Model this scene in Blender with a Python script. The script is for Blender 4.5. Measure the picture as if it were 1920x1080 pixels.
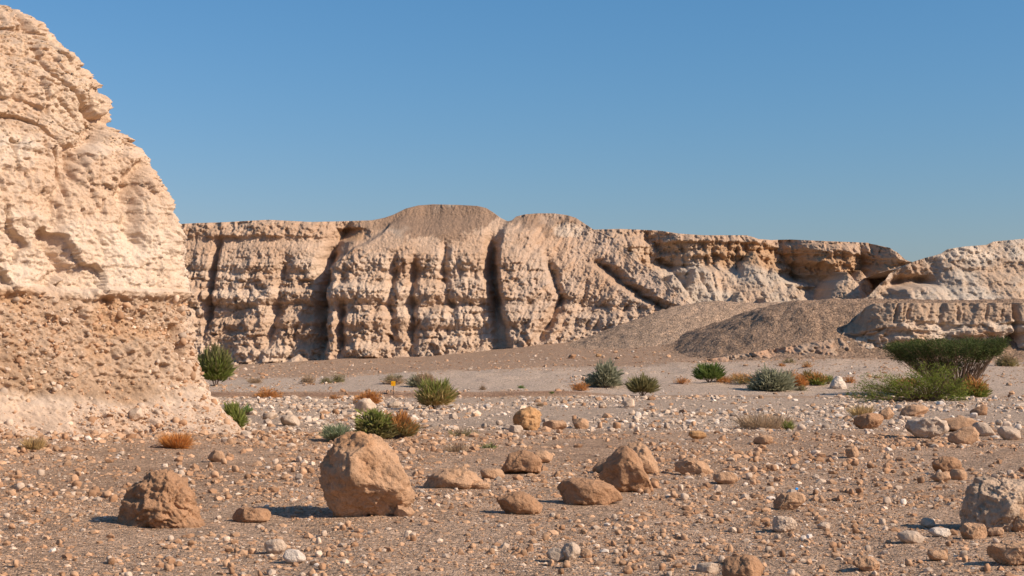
import bpy, bmesh, math
import numpy as np
from mathutils import Vector

# ------------------------------------------------------------------ scene, camera, light
for o in list(bpy.data.objects):
    bpy.data.objects.remove(o)
scene = bpy.context.scene
COL = scene.collection
F = 1920 * 50.0 / 36.0          # focal length in photo pixels
HZ = 672.0                      # photo row of the eye-level line
EYE = 1.9                       # camera height, metres

cam_data = bpy.data.cameras.new("camera")
cam = bpy.data.objects.new("camera", cam_data)
COL.objects.link(cam)
cam.location = (0, 0, EYE)
cam.rotation_euler = (math.radians(90), 0, 0)
cam_data.lens = 50
cam_data.sensor_width = 36
cam_data.shift_y = (HZ - 540) / 1920.0
cam_data.clip_start = 0.1
cam_data.clip_end = 8000
scene.camera = cam

SUN_EL = math.radians(35)
SUN_AZ = math.radians(90 + 22)   # clockwise from +Y (view direction)
S = Vector((math.sin(SUN_AZ) * math.cos(SUN_EL), math.cos(SUN_AZ) * math.cos(SUN_EL), math.sin(SUN_EL)))
world = bpy.data.worlds.new("World")
scene.world = world
world.use_nodes = True
wn = world.node_tree
wn.nodes.clear()
sky = wn.nodes.new("ShaderNodeTexSky")
sky.sky_type = 'NISHITA'
sky.sun_disc = False
sky.sun_elevation = SUN_EL
sky.sun_rotation = SUN_AZ
sky.altitude = 200
sky.air_density = 1.5
sky.dust_density = 0.9
sky.ozone_density = 10.0
bg = wn.nodes.new("ShaderNodeBackground")
bg.inputs[1].default_value = 0.097
wo = wn.nodes.new("ShaderNodeOutputWorld")
# film response of the photograph: red rises a little faster than linear
sp = wn.nodes.new("ShaderNodeSeparateColor"); cb = wn.nodes.new("ShaderNodeCombineColor")
wn.links.new(sky.outputs[0], sp.inputs[0])
for ch, (k, g) in enumerate(((0.67, 1.4), (0.925, 1.0), (0.98, 1.0))):
    pw = wn.nodes.new("ShaderNodeMath"); pw.operation = 'POWER'; pw.inputs[1].default_value = g
    ml = wn.nodes.new("ShaderNodeMath"); ml.operation = 'MULTIPLY'; ml.inputs[1].default_value = k
    wn.links.new(sp.outputs[ch], pw.inputs[0]); wn.links.new(pw.outputs[0], ml.inputs[0]); wn.links.new(ml.outputs[0], cb.inputs[ch])
wn.links.new(cb.outputs[0], bg.inputs[0])
wn.links.new(bg.outputs[0], wo.inputs[0])

sd = bpy.data.lights.new("sun", 'SUN')
sd.energy = 5.0
sd.angle = math.radians(0.5)
sd.color = (1.0, 0.86, 0.71)
sun = bpy.data.objects.new("sun", sd)
COL.objects.link(sun)
sun.rotation_euler = S.to_track_quat('Z', 'Y').to_euler()
sun.location = (60, -20, 60)

scene.view_settings.view_transform = 'Standard'
scene.view_settings.look = 'None'
scene.view_settings.gamma = 1
scene.view_settings.exposure = 0.28
scene.view_settings.use_curve_mapping = False

# ------------------------------------------------------------------ noise
_r = np.random.default_rng(7)
PERM = np.concatenate([_r.permutation(256)] * 3).astype(np.int32)
GR = _r.normal(size=(256, 3)); GR = (GR / np.linalg.norm(GR, axis=1)[:, None] * 1.5).astype(np.float32)

def noise(x, y, z):
    x, y, z = np.broadcast_arrays(np.asarray(x, np.float32), np.asarray(y, np.float32), np.asarray(z, np.float32))
    xi = np.floor(x).astype(np.int32); yi = np.floor(y).astype(np.int32); zi = np.floor(z).astype(np.int32)
    xf = x - xi; yf = y - yi; zf = z - zi
    u = xf * xf * xf * (xf * (xf * 6 - 15) + 10)
    v = yf * yf * yf * (yf * (yf * 6 - 15) + 10)
    w = zf * zf * zf * (zf * (zf * 6 - 15) + 10)
    xi &= 255; yi &= 255; zi &= 255
    def g(i, j, k):
        h = PERM[PERM[PERM[(xi + i) & 255] + ((yi + j) & 255)] + ((zi + k) & 255)] & 255
        q = GR[h]
        return q[..., 0] * (xf - i) + q[..., 1] * (yf - j) + q[..., 2] * (zf - k)
    def lx(j, k):
        a = g(0, j, k); return a + u * (g(1, j, k) - a)
    def ly(k):
        a = lx(0, k); return a + v * (lx(1, k) - a)
    a = ly(0)
    return a + w * (ly(1) - a)

def fbm(x, y, z, oct=4, gain=0.5, lac=2.03):
    s = 0; a = 1.0
    for i in range(oct):
        s = s + a * noise(x, y, z)
        x = x * lac + 11.3; y = y * lac + 5.7; z = z * lac + 3.1
        a *= gain
    return s

def ridged(x, y, z, oct=4, gain=0.5, lac=2.03):
    s = 0; a = 1.0; t = 0
    for i in range(oct):
        s = s + a * (1 - np.abs(noise(x, y, z)) * 1.7)
        t += a
        x = x * lac + 9.3; y = y * lac + 4.7; z = z * lac + 7.1
        a *= gain
    return s / t

JIT = _r.random((256, 3)).astype(np.float32)
def cells(x, y, z):
    """distance to the nearest jittered cell point, and a per-cell random"""
    xi = np.floor(x).astype(np.int32); yi = np.floor(y).astype(np.int32); zi = np.floor(z).astype(np.int32)
    best = np.full(x.shape, 9.0, np.float32); rid = np.zeros(x.shape, np.float32)
    for i in (-1, 0, 1):
        for j in (-1, 0, 1):
            for k in (-1, 0, 1):
                h = PERM[PERM[PERM[(xi + i) & 255] + ((yi + j) & 255)] + ((zi + k) & 255)] & 255
                q = JIT[h]
                d = (xi + i + q[..., 0] - x) ** 2 + (yi + j + q[..., 1] - y) ** 2 + (zi + k + q[..., 2] - z) ** 2
                m = d < best
                best = np.where(m, d, best); rid = np.where(m, h / 255.0, rid)
    return np.sqrt(best), rid

def sstep(a, b, x):
    t = np.clip((x - a) / (b - a), 0, 1)
    return t * t * (3 - 2 * t)

def stair(z, period, sharp=0.16):
    t = z / period; k = np.floor(t); f = t - k
    return (k + sstep(0.5 - sharp, 0.5 + sharp, f)) * period

def groove(n, w):
    return np.maximum(0, 1 - np.abs(n) / w)

def mix(a, b, t):
    a = np.asarray(a, np.float32); b = np.asarray(b, np.float32)
    return a + (b - a) * t[..., None]

def interp(x, pts):
    p = np.array(pts, float)
    return np.interp(x, p[:, 0], p[:, 1])

# ------------------------------------------------------------------ mesh helpers
def raw_mesh(name, V, faces, col=None, smooth=True):
    V = np.ascontiguousarray(V, np.float32); faces = np.ascontiguousarray(faces, np.int32)
    k = faces.shape[1]; n = len(faces)
    me = bpy.data.meshes.new(name)
    me.vertices.add(len(V)); me.vertices.foreach_set("co", V.ravel())
    me.loops.add(n * k); me.loops.foreach_set("vertex_index", faces.ravel())
    me.polygons.add(n)
    me.polygons.foreach_set("loop_start", np.arange(0, n * k, k, dtype=np.int32))
    me.polygons.foreach_set("use_smooth", np.full(n, smooth))
    if col is not None:
        a = me.color_attributes.new("col", 'FLOAT_COLOR', 'POINT')
        c = np.ones((len(V), 4), np.float32); c[:, :3] = np.clip(col, 0.005, 0.95)
        a.data.foreach_set("color", c.ravel())
    me.update(calc_edges=True)
    return me

def grid_faces(nr, nc, flip=False):
    i = np.arange(nr * nc).reshape(nr, nc)
    a, b, c, d = i[:-1, :-1].ravel(), i[:-1, 1:].ravel(), i[1:, 1:].ravel(), i[1:, :-1].ravel()
    return np.stack([a, d, c, b] if flip else [a, b, c, d], 1)

def link(name, me, mat=None, parent=None, loc=(0, 0, 0), rot=(0, 0, 0), label=None, cat=None, group=None, kind=None):
    o = bpy.data.objects.new(name, me)
    COL.objects.link(o)
    o.location = loc; o.rotation_euler = rot
    if mat is not None and me is not None and not me.materials:
        me.materials.append(mat)
    if parent is not None: o.parent = parent
    if label: o["label"] = label
    if cat: o["category"] = cat
    if group: o["group"] = group
    if kind: o["kind"] = kind
    return o

def rock_material(name, s1, s2, bump, dist, var=0.25, rough=0.95, rand=0.0):
    """colour attribute 'col' times fine procedural mottling; fine relief as bump"""
    m = bpy.data.materials.new(name); m.use_nodes = True
    nt = m.node_tree; N = nt.nodes; L = nt.links
    b = N["Principled BSDF"]; b.inputs["Roughness"].default_value = rough
    b.inputs["Specular IOR Level"].default_value = 0.15
    at = N.new("ShaderNodeAttribute"); at.attribute_name = "col"
    tc = N.new("ShaderNodeTexCoord")
    n1 = N.new("ShaderNodeTexNoise"); n1.inputs["Scale"].default_value = s1; n1.inputs["Detail"].default_value = 6; n1.inputs["Roughness"].default_value = 0.65
    n2 = N.new("ShaderNodeTexNoise"); n2.inputs["Scale"].default_value = s2; n2.inputs["Detail"].default_value = 4; n2.inputs["Roughness"].default_value = 0.7
    L.new(tc.outputs["Object"], n1.inputs["Vector"]); L.new(tc.outputs["Object"], n2.inputs["Vector"])
    ad = N.new("ShaderNodeMath"); ad.operation = 'ADD'
    L.new(n1.outputs[0], ad.inputs[0]); L.new(n2.outputs[0], ad.inputs[1])
    mr = N.new("ShaderNodeMapRange")
    mr.inputs["From Min"].default_value = 0.6; mr.inputs["From Max"].default_value = 1.4
    mr.inputs["To Min"].default_value = 1 - var; mr.inputs["To Max"].default_value = 1 + var
    L.new(ad.outputs[0], mr.inputs["Value"])
    src = mr.outputs[0]
    if rand:
        oi = N.new("ShaderNodeObjectInfo")
        m2 = N.new("ShaderNodeMapRange"); m2.inputs["To Min"].default_value = 1 - rand; m2.inputs["To Max"].default_value = 1 + rand
        L.new(oi.outputs["Random"], m2.inputs["Value"])
        mu = N.new("ShaderNodeMath"); mu.operation = 'MULTIPLY'
        L.new(src, mu.inputs[0]); L.new(m2.outputs[0], mu.inputs[1]); src = mu.outputs[0]
    vm = N.new("ShaderNodeVectorMath"); vm.operation = 'SCALE'
    L.new(at.outputs["Color"], vm.inputs[0]); L.new(src, vm.inputs["Scale"])
    L.new(vm.outputs[0], b.inputs["Base Color"])
    bp = N.new("ShaderNodeBump"); bp.inputs["Strength"].default_value = bump; bp.inputs["Distance"].default_value = dist
    L.new(ad.outputs[0], bp.inputs["Height"]); L.new(bp.outputs[0], b.inputs["Normal"])
    return m

def plain_material(name, color, rough=0.6, attr=False):
    m = bpy.data.materials.new(name); m.use_nodes = True
    nt = m.node_tree; b = nt.nodes["Principled BSDF"]
    b.inputs["Roughness"].default_value = rough; b.inputs["Specular IOR Level"].default_value = 0.2
    if attr:
        at = nt.nodes.new("ShaderNodeAttribute"); at.attribute_name = "col"
        nt.links.new(at.outputs["Color"], b.inputs["Base Color"])
    else:
        n = nt.nodes.new("ShaderNodeTexNoise"); n.inputs["Scale"].default_value = 30
        r = nt.nodes.new("ShaderNodeMapRange"); r.inputs["To Min"].default_value = 0.8; r.inputs["To Max"].default_value = 1.15
        v = nt.nodes.new("ShaderNodeVectorMath"); v.operation = 'SCALE'; v.inputs[0].default_value = color[:3]
        nt.links.new(n.outputs[0], r.inputs["Value"]); nt.links.new(r.outputs[0], v.inputs["Scale"])
        nt.links.new(v.outputs[0], b.inputs["Base Color"])
    return m

M_GROUND = rock_material("desert_ground", 9, 45, 0.9, 0.03, 0.35)
def gravel_grain(m, scale, amount, dist):
    nt = m.node_tree; N = nt.nodes; L = nt.links
    b = N["Principled BSDF"]; bp = next(q for q in N if q.type == 'BUMP')
    tc = next(q for q in N if q.type == 'TEX_COORD')
    base = b.inputs["Base Color"].links[0].from_socket; prev = bp
    for sc, am in ((scale, amount), (scale * 2.7, amount * .8)):
        v = N.new("ShaderNodeTexVoronoi"); v.inputs["Scale"].default_value = sc
        L.new(tc.outputs["Object"], v.inputs["Vector"])
        sp = N.new("ShaderNodeSeparateColor"); L.new(v.outputs["Color"], sp.inputs[0])
        mr = N.new("ShaderNodeMapRange"); mr.inputs["To Min"].default_value = 1 - am; mr.inputs["To Max"].default_value = 1 + am
        L.new(sp.outputs[0], mr.inputs["Value"])
        vm = N.new("ShaderNodeVectorMath"); vm.operation = 'SCALE'
        L.new(base, vm.inputs[0]); L.new(mr.outputs[0], vm.inputs["Scale"]); base = vm.outputs[0]
        b2 = N.new("ShaderNodeBump"); b2.invert = True; b2.inputs["Strength"].default_value = 0.9; b2.inputs["Distance"].default_value = dist * scale / sc
        L.new(v.outputs["Distance"], b2.inputs["Height"]); L.new(prev.outputs[0], b2.inputs["Normal"]); prev = b2
    L.new(base, b.inputs["Base Color"]); L.new(prev.outputs[0], b.inputs["Normal"])
gravel_grain(M_GROUND, 16, 0.32, 0.07)
M_NEAR = rock_material("near_cliff_rock", 4, 22, 0.8, 0.05, 0.22)
M_WALL = rock_material("canyon_rock", 1.2, 6, 0.9, 0.22, 0.24)
M_MOUND = rock_material("gravel_slope", 2.0, 7, 1.0, 0.15, 0.4)
gravel_grain(M_MOUND, 5, 0.28, 0.16)
M_BOULDER = rock_material("boulder_rock", 5, 28, 1.0, 0.03, 0.34)
M_STONE = rock_material("stone_rock", 14, 50, 0.5, 0.01, 0.2, rand=0.25)
M_GRAVEL = rock_material("gravel_rock", 8, 30, 0.3, 0.01, 0.2)
M_PLANT = plain_material("plant_matter", (1, 1, 1), 0.8, attr=True)
_n = M_PLANT.node_tree; _b = _n.nodes["Principled BSDF"]
_t = _n.nodes.new("ShaderNodeBsdfTranslucent"); _m = _n.nodes.new("ShaderNodeMixShader"); _m.inputs[0].default_value = 0.4
_n.links.new(next(q for q in _n.nodes if q.type == 'ATTRIBUTE').outputs["Color"], _t.inputs["Color"])
_n.links.new(_b.outputs[0], _m.inputs[1]); _n.links.new(_t.outputs[0], _m.inputs[2])
_n.links.new(_m.outputs[0], next(q for q in _n.nodes if q.type == 'OUTPUT_MATERIAL').inputs["Surface"])
M_WOOD = plain_material("bark", (0.20, 0.13, 0.085), 0.9)

# albedos
MARL = np.array((0.59, 0.42, 0.285)); PALE = np.array((0.67, 0.53, 0.395)); TAN = np.array((0.48, 0.31, 0.195))
BROWN = np.array((0.30, 0.195, 0.125)); ORANGE = np.array((0.46, 0.275, 0.145)); GREY = np.array((0.50, 0.42, 0.33))
DIRT = np.array((0.50, 0.335, 0.218)); ROAD = np.array((0.54, 0.405, 0.295))

# ------------------------------------------------------------------ terrain height
ZFAR = [(-70, 0.6), (-33.7, 0.95), (-16.9, 1.9), (-8.7, 2.1), (-3.3, 2.6), (2.2, 3.2), (7.6, 3.7), (15.8, 4.6), (24, 5.4), (30, 5.8), (60, 6.0)]
def bank_line(x):
    return 71.0 + 1.2 * noise(x * 0.06, 3.3, 0.5) + 0.5 * noise(x * 0.3, 8.3, 0.5)
def ground(x, d, fine=True):
    x = np.asarray(x, float); d = np.asarray(d, float)
    e = np.clip((d - 74) / 71.0, 0, 1.05) ** 1.35 * (1 - 1.6 * sstep(150, 175, d))
    z = interp(x, ZFAR) * e
    fade = np.clip(1.2 - d / 120.0, 0.1, 1)
    z = z + 0.10 * fbm(x * 0.11, d * 0.09, 0.3, 3) * np.clip(d / 25, .3, 1.0)
    z = z + 0.035 * fbm(x * 0.7, d * 0.5, 1.3, 3)
    if fine:
        z = z + 0.016 * fbm(x * 3.0, d * 2.2, 2.3, 3) * fade
    # low earth step in front of the track
    on = sstep(-30, -14, x) * (1 - sstep(2.5, 6, x))
    bl = bank_line(x)
    z = z + on * 0.22 * sstep(bl - 0.25, bl + 0.1, d) * (1 - sstep(bl + 2, bl + 9, d))
    # bulldozed ripples beyond the track
    rip = sstep(76, 82, d) * (1 - sstep(100, 112, d)) * sstep(-14, -6, x) * (1 - sstep(22, 30, x))
    z = z + rip * 0.42 * ridged(x * 0.16 + d * 0.03, d * 0.22 - x * 0.05, 4.2, 3)
    # rubble bank at the foot of the near cliff
    z = z + 0.22 * np.exp(-((d - 30.5 - 0.5 * (x + 9)) / 2.2) ** 2) * (1 - sstep(-6, -1.5, x)) * sstep(-20, -14, x)
    return z

def to_ground(px, py, lo=7.0, hi=150.0):
    """where the view ray of a photo pixel meets the terrain"""
    d = np.geomspace(lo, hi, 1400)
    x = (px - 960) / F * d
    ray = EYE + (HZ - py) / F * d
    h = ground(x, d) - ray
    i = np.argmax(h >= 0)
    if h[i] < 0: i = len(d) - 1
    return float(x[i]), float(d[i]), float(ground(x[i], d[i]))

# ground sheet
rows = np.concatenate([np.linspace(-120, 6, 14), np.geomspace(7, 150, 410), np.geomspace(155, 4000, 16)])
cin = np.linspace(-1, 1, 380)
RX = []
for d in rows:
    w = 0.44 * max(d, 8) + 2.5
    out = np.geomspace(w * 1.02, w + 3500, 12)
    RX.append(np.concatenate([-out[::-1], cin * w, out]))
GX = np.array(RX); GD = np.repeat(rows[:, None], GX.shape[1], 1)
GZ = ground(GX, GD)
n1 = fbm(GX * 0.25, GD * 0.14, 5.5, 4); n2 = fbm(GX * 1.7, GD * 1.1, 6.5, 3)
c = mix(DIRT, TAN * 0.92, sstep(-0.5, 0.6, n1))
c = c * (1 + 0.18 * n2)[..., None]
road = sstep(71, 74, GD + 2 * n1) * (1 - sstep(98, 108, GD + 4 * n1))
c = mix(c, ROAD * 1.05, road)
sandy = sstep(36, 42, GD) * (1 - sstep(66, 70, GD))
c = mix(c, np.array((0.53, 0.40, 0.29)), sandy * 0.75)
brown = sstep(98, 112, GD + 8 * n1 - 8 * sstep(5, 20, GX)) * sstep(-26, -14, GX + 3 * n1)
c = mix(c, BROWN * 1.4, brown * 0.9)
bl = bank_line(GX)
redb = np.exp(-((GD - bl) / 0.5) ** 2) * sstep(-30, -14, GX) * (1 - sstep(2.5, 6, GX))
c = mix(c, np.array((0.34, 0.19, 0.11)), redb * 0.9)
V = np.stack([GX, GD, GZ], -1).reshape(-1, 3)
link("ground", raw_mesh("ground", V, grid_faces(*GX.shape), c.reshape(-1, 3)), M_GROUND, kind="structure")

# ------------------------------------------------------------------ near cliff on the left
def near_cliff():
    SIL = [(20, 32), (27, 40), (40, 72), (60, 88), (80, 108), (96, 130), (104, 150), (118, 156), (128, 150), (131, 162), (150, 182), (165, 203),
           (185, 217), (200, 215), (228, 208), (238, 212), (252, 228), (268, 248), (285, 268), (300, 284), (306, 290), (330, 300),
           (380, 322), (400, 331), (450, 337), (500, 340), (560, 347), (600, 356), (650, 372), (700, 384), (740, 394), (770, 410), (800, 432), (818, 446), (840, 470)]
    D0 = 34.0
    nf, na, nb, nr = 350, 56, 18, 560
    py = np.linspace(860, 24, nr)
    z = EYE + (HZ - py) / F * D0
    xs = (interp(py, SIL) - 960) / F * D0
    v = (z - z[0]) / (z[-1] - z[0])
    # plan section for each height: front line running towards the camera on the left, rounded corner, back line
    ang = math.radians(47)
    fd = np.array((-math.cos(ang), -math.sin(ang)))          # along the front face, leftwards and nearer
    tf = np.concatenate([np.geomspace(26, 9, 40), np.linspace(9, 0, nf - 40 + 1)[1:]])  # distance from the corner
    r = 1.1
    X = np.zeros((nr, nf + na + nb)); Y = np.zeros_like(X)
    # corner arc: from the front direction round to a direction leading away to the back left
    n0 = math.atan2(-math.cos(ang), math.sin(ang))           # outward normal of the front
    a1 = math.radians(62)
    th = np.linspace(n0, a1, na)
    # rightmost point of the arc is at angle 0 -> centre x = xs - r
    lean = 0.20 * (z - z[0]) + 2.6 * sstep(8.0, 14.0, z)
    cy = D0 + 1.0 + lean
    z = EYE + (z - EYE) * (cy / D0); xs = xs * (cy / D0)
    cx = xs - r
    X[:, :nf] = cx[:, None] + r * math.cos(n0) + fd[0] * tf[None, :]
    Y[:, :nf] = cy[:, None] + r * math.sin(n0) + fd[1] * tf[None, :]
    # the front face keeps one plan line: heights with a withdrawn corner also move the face back only partly
    X[:, nf:nf + na] = cx[:, None] + r * np.cos(th)[None, :]
    Y[:, nf:nf + na] = cy[:, None] + r * np.sin(th)[None, :]
    tb = np.geomspace(0.1, 40, nb)
    bd = (-math.sin(a1), math.cos(a1))
    X[:, nf + na:] = X[:, nf + na - 1:nf + na] + bd[0] * tb; Y[:, nf + na:] = Y[:, nf + na - 1:nf + na] + bd[1] * tb
    nn = np.concatenate([np.full(nf, n0), th, np.full(nb, a1)])
    NX = np.cos(nn)[None, :]; NY = np.sin(nn)[None, :]
    Z = np.repeat(z[:, None], X.shape[1], 1)
    # where the corner has withdrawn the face follows it with the plan line; push the lower face outwards at the left
    P = lambda s, q=1.0: (X * s, Y * s, Z * s * q)
    PY = np.repeat(py[:, None], X.shape[1], 1)                             # nominal photo row, used as stratigraphic height
    wob = 10 * fbm(*P(0.35), 3)
    up = 1 - sstep(268, 300, PY + wob)                        # knobbly upper rock
    mid = sstep(268, 300, PY + wob) * (1 - sstep(548, 566, PY + wob))
    con = sstep(550, 570, PY + wob) * (1 - sstep(725, 760, PY + wob * 2))
    tal = sstep(735, 770, PY + wob * 2)
    disp = 0.20 * fbm(*P(0.30), 3) + 0.06 * fbm(*P(1.0), 4, 0.65) - 0.08
    wq = 0.25 * fbm(*P(1.1), 3, .6)
    _, k1 = cells(X * 0.8 + wq, Y * 0.8 + wq, Z * 1.0 + wq); _, k2 = cells(X * 2.3 + wq, Y * 2.3 - wq, Z * 2.9 + wq)
    disp += (up + mid) * (0.10 * (k1 - .5) + 0.06 * (k2 - .5))
    disp += up * (0.11 * fbm(*P(1.8, 1.1), 5, 0.76) - 0.34 * groove(noise(*P(0.45, 0.5)), .07) - 0.14 * groove(noise(*P(1.3, .9)), .10))
    # shallow layered marl with vertical rills
    rill = ridged(X * 2.1, Y * 2.1, Z * 0.35, 3)
    topm = sstep(285, 300, PY) * (1 - sstep(400, 440, PY))
    disp -= topm * (0.12 * sstep(0.7, 0.97, rill) + 0.26 * groove(noise(X * 2.4, Y * 2.4, Z * 0.5), .26) * sstep(-.3, .3, noise(*P(.5))))
    lay = noise(X * 0.15, Y * 0.15, Z * 5.0) + 0.6 * noise(X * 0.25, Y * 0.25, Z * 11.0)
    disp += mid * (0.04 * lay + sstep(-.2, .5, noise(X * .4, Y * .4, Z * .9)) * 0.13 * (stair(Z + .5 * wq, 0.55, .1) - Z - .5 * wq) + .10 * (stair(Z + .3 * wq, 0.14, .2) - Z - .3 * wq))
    ledge = noise(X * 0.35, Y * 0.35, Z * 1.6)
    disp += mid * 0.05 * np.sign(ledge) * np.abs(ledge) ** 0.6
    hole = fbm(X * 0.75, Y * 0.75, Z * 0.55 + 7, 3)
    disp -= (mid * (1 - topm)) * 0.26 * sstep(0.60, 0.64, hole)
    disp += mid * 0.05 * fbm(*P(4.0), 4, .65) + 0.04 * ridged(*P(2.2), 4, .65)
    # ledge over the conglomerate
    disp += 0.16 * sstep(545, 552, PY + wob * 0.4) * (1 - sstep(558, 572, PY + wob * 0.6)) - 0.12 * con
    # conglomerate pebbles
    cn = con + 0.6 * tal + 0.12 * up
    wx = 0.10 * fbm(*P(2.5), 2); F1, rid = cells((X + wx) * 4.6, (Y - wx) * 4.6, (Z + wx) * 5.6)
    F2, rid2 = cells((X - wx) * 10.0 + 3, Y * 10.0, (Z + wx) * 11.0)
    peb = np.clip(0.55 - F1, 0, 1) * (0.4 + 0.8 * rid); peb2 = np.clip(0.6 - F2, 0, 1) * (0.4 + 0.8 * rid2)
    disp += cn * (0.24 * peb * (rid > .35) + 0.13 * peb2) + con * 0.10 * fbm(*P(1.6), 4, .65)
    disp -= con * 0.35 * sstep(0.35, 0.75, fbm(*P(0.9), 3))
    disp += 0.042 * fbm(*P(7.0), 3, .85)
    # foot: talus apron leaning out
    foot = sstep(690, 850, PY)
    disp += (foot ** 1.5 * 1.5 + 0.55 * foot * fbm(*P(0.7), 5, .68) - 0.25 * foot * groove(noise(*P(.8, .3)), .15)) * (0.12 + 0.88 * (1 - sstep(n0 - .05, n0 + .9, nn)))[None, :]
    # vertical seams
    for sx, w, dp in ((-9.3, .18, .5), (-10.6, .2, .4), (-8.55, .12, .3)):
        q = X + 0.25 * fbm(Z * 0.8, sx, 0.5, 3) - (sx + 0.03 * (Z - 4))
        disp -= dp * np.exp(-(q / w) ** 2) * (1 - con) * (1 - tal) * sstep(-0.3, 0.4, noise(Z * .5, sx, 1.5))
    X = X + NX * disp; Y = Y + NY * disp
    Z = Z - 0.35 * np.concatenate([tf, np.zeros(na + nb)])[None, :] * sstep(0.9, 1.0, v)[:, None]
    # cap: carry the crest back
    cap_r = 12
    k = np.linspace(0, 1, cap_r + 1)[1:][:, None]
    dist = np.concatenate([tf, np.zeros(na), tb])[None, :]
    tx = X[-1, nf] - 0.6 - 0.985 * dist; ty = Y[-1, nf] + 0.6 - 0.17 * dist
    CX = X[-1:] + (tx - X[-1:]) * k; CY = Y[-1:] + (ty - Y[-1:]) * k
    CZ = Z[-1:] + 0.15 * k + 0.15 * fbm(CX * 0.8, CY * 0.8, 0.4, 3) * np.minimum(1, 4 * k)
    XA = np.concatenate([X, CX]); YA = np.concatenate([Y, CY]); ZA = np.concatenate([Z, CZ])
    # colour
    n = fbm(*P(0.5), 4); nh = fbm(X * 0.2, Y * 0.2, Z * 1.5, 3)
    col = mix(MARL * .93, PALE * .92, sstep(-0.4, 0.5, n + 0.4 * nh))
    col = mix(col, PALE * .97, mid * (1 - topm) * 0.5)
    col = mix(col, np.array((0.55, 0.385, 0.25)), up * 0.55 * sstep(-0.6, 0.5, n))
    col = mix(col, np.array((0.37, 0.245, 0.152)), con * (0.55 + 0.45 * sstep(-0.3, 0.4, n)) * (0.35 + 0.65 * (1 - sstep(-8.9, -7.4, X))))
    orange = con * sstep(0.25, 0.55, fbm(X * .5, Y * .5, Z * .7 + 9, 3))
    col = mix(col, np.array((0.46, 0.27, 0.14)), orange * 0.6)
    col = mix(col, np.array((0.55, 0.40, 0.28)), tal * 0.85)
    col = mix(col, TAN * .95, sstep(770, 845, PY + 45 * n) * 0.75)
    col = col * (1 + cn * 0.35 * (rid - 0.5) * (F1 < 0.5))[..., None]
    cc = np.concatenate([col, np.repeat(col[-1:], cap_r, 0)])
    V = np.stack([XA, YA, ZA], -1).reshape(-1, 3)
    o = link("near_cliff", raw_mesh("near_cliff", V, grid_faces(*XA.shape), cc.reshape(-1, 3)), M_NEAR, kind="structure")
    return o, X, Y, Z, NX, NY, PY, con, tal
cliff, cX, cY, cZ, cNX, cNY, cPY, cCon, cTal = near_cliff()

# ------------------------------------------------------------------ far walls as depth fields over (x, z)
class Wall:
    def __init__(self, name, D0, px0, px1, nu, nv, top, base, capdepth=60):
        self.name = name; self.D0 = D0; self.s = D0 / F
        self.pu = np.linspace(px0, px1, nu)
        self.ptop = interp(self.pu, top); self.pbase = interp(self.pu, base) + 26
        self.t = np.linspace(0, 1, nv)
        self.PX = np.repeat(self.pu[None, :], nv, 0)
        self.PY = self.pbase[None, :] + (self.ptop - self.pbase)[None, :] * self.t[:, None]
        self.X = (self.PX - 960) * self.s
        self.Z = EYE + (HZ - self.PY) * self.s
        self.Y = np.full_like(self.X, D0)
        self.cap = capdepth
    def cone(self, pa, pya, back, cot, k=0.6):
        """a talus cone / spur nose standing out of the wall; apex at photo (pa,pya)"""
        xa = (pa - 960) * self.s; za = EYE + (HZ - pya) * self.s; ya = self.D0 + back
        j = 0.35 * self.s / 0.055 * fbm(self.X * 0.5, self.Z * 0.5, pa * 0.1, 3)
        dz = np.maximum(za - self.Z, 0); r = dz * cot + j * np.clip(dz / 2.0, 0, 1)
        q = r * r - (self.X - xa) ** 2
        yc = np.where((q > 0) & (r > 0), ya - np.sqrt(np.maximum(q, 0)), 1e3)
        h = np.clip(0.5 + 0.5 * (self.Y - yc) / k, 0, 1)
        m = self.Y * (1 - h) + np.minimum(yc, 400) * h - k * h * (1 - h)
        self.Y = np.where(yc < 900, m, self.Y)
    def finish(self, mat, col):
        # keep the skyline where it belongs although the upper rows lie farther back
        f = self.Y / self.D0
        Z = EYE + (self.Z - EYE) * (1 + (f - 1) * self.t[:, None] ** 0.5)
        X = self.X * (1 + (f - 1) * 0.0)
        n = 10
        k = np.linspace(0, 1, n + 1)[1:][:, None]
        cX = np.repeat(X[-1:], n, 0); cY = self.Y[-1:] + self.cap * k ** 1.5
        cZ = Z[-1:] - 0.3 - 0.02 * self.cap * k - 1.5 * k * (np.asarray(self.cap) < 12) + 0.25 * fbm(cX * 0.3, cY * 0.3, 2.0, 2)
        XA = np.concatenate([X, cX]); YA = np.concatenate([self.Y, cY]); ZA = np.concatenate([Z, cZ])
        cc = np.concatenate([col, np.repeat(col[-1:], n, 0)])
        V = np.stack([XA, YA, ZA], -1).reshape(-1, 3)
        return link(self.name, raw_mesh(self.name, V, grid_faces(*XA.shape), cc.reshape(-1, 3)), mat, kind="structure")

def gully(PX, PY, pts, w, depth, y0, y1, soft=18):
    """pts: (py, px) centre line"""
    p = np.array(pts, float)
    cx = np.interp(PY, p[:, 0], p[:, 1])
    m = sstep(y0 - soft, y0 + soft, PY) * (1 - sstep(y1 - soft, y1 + soft, PY))
    cx = cx + w * 0.45 * fbm(PY * 0.05, cx * 0.01, depth, 3)
    return depth * m * np.maximum(0, 1 - np.abs(PX - cx) / (1.7 * w)) ** 1.2

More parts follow.
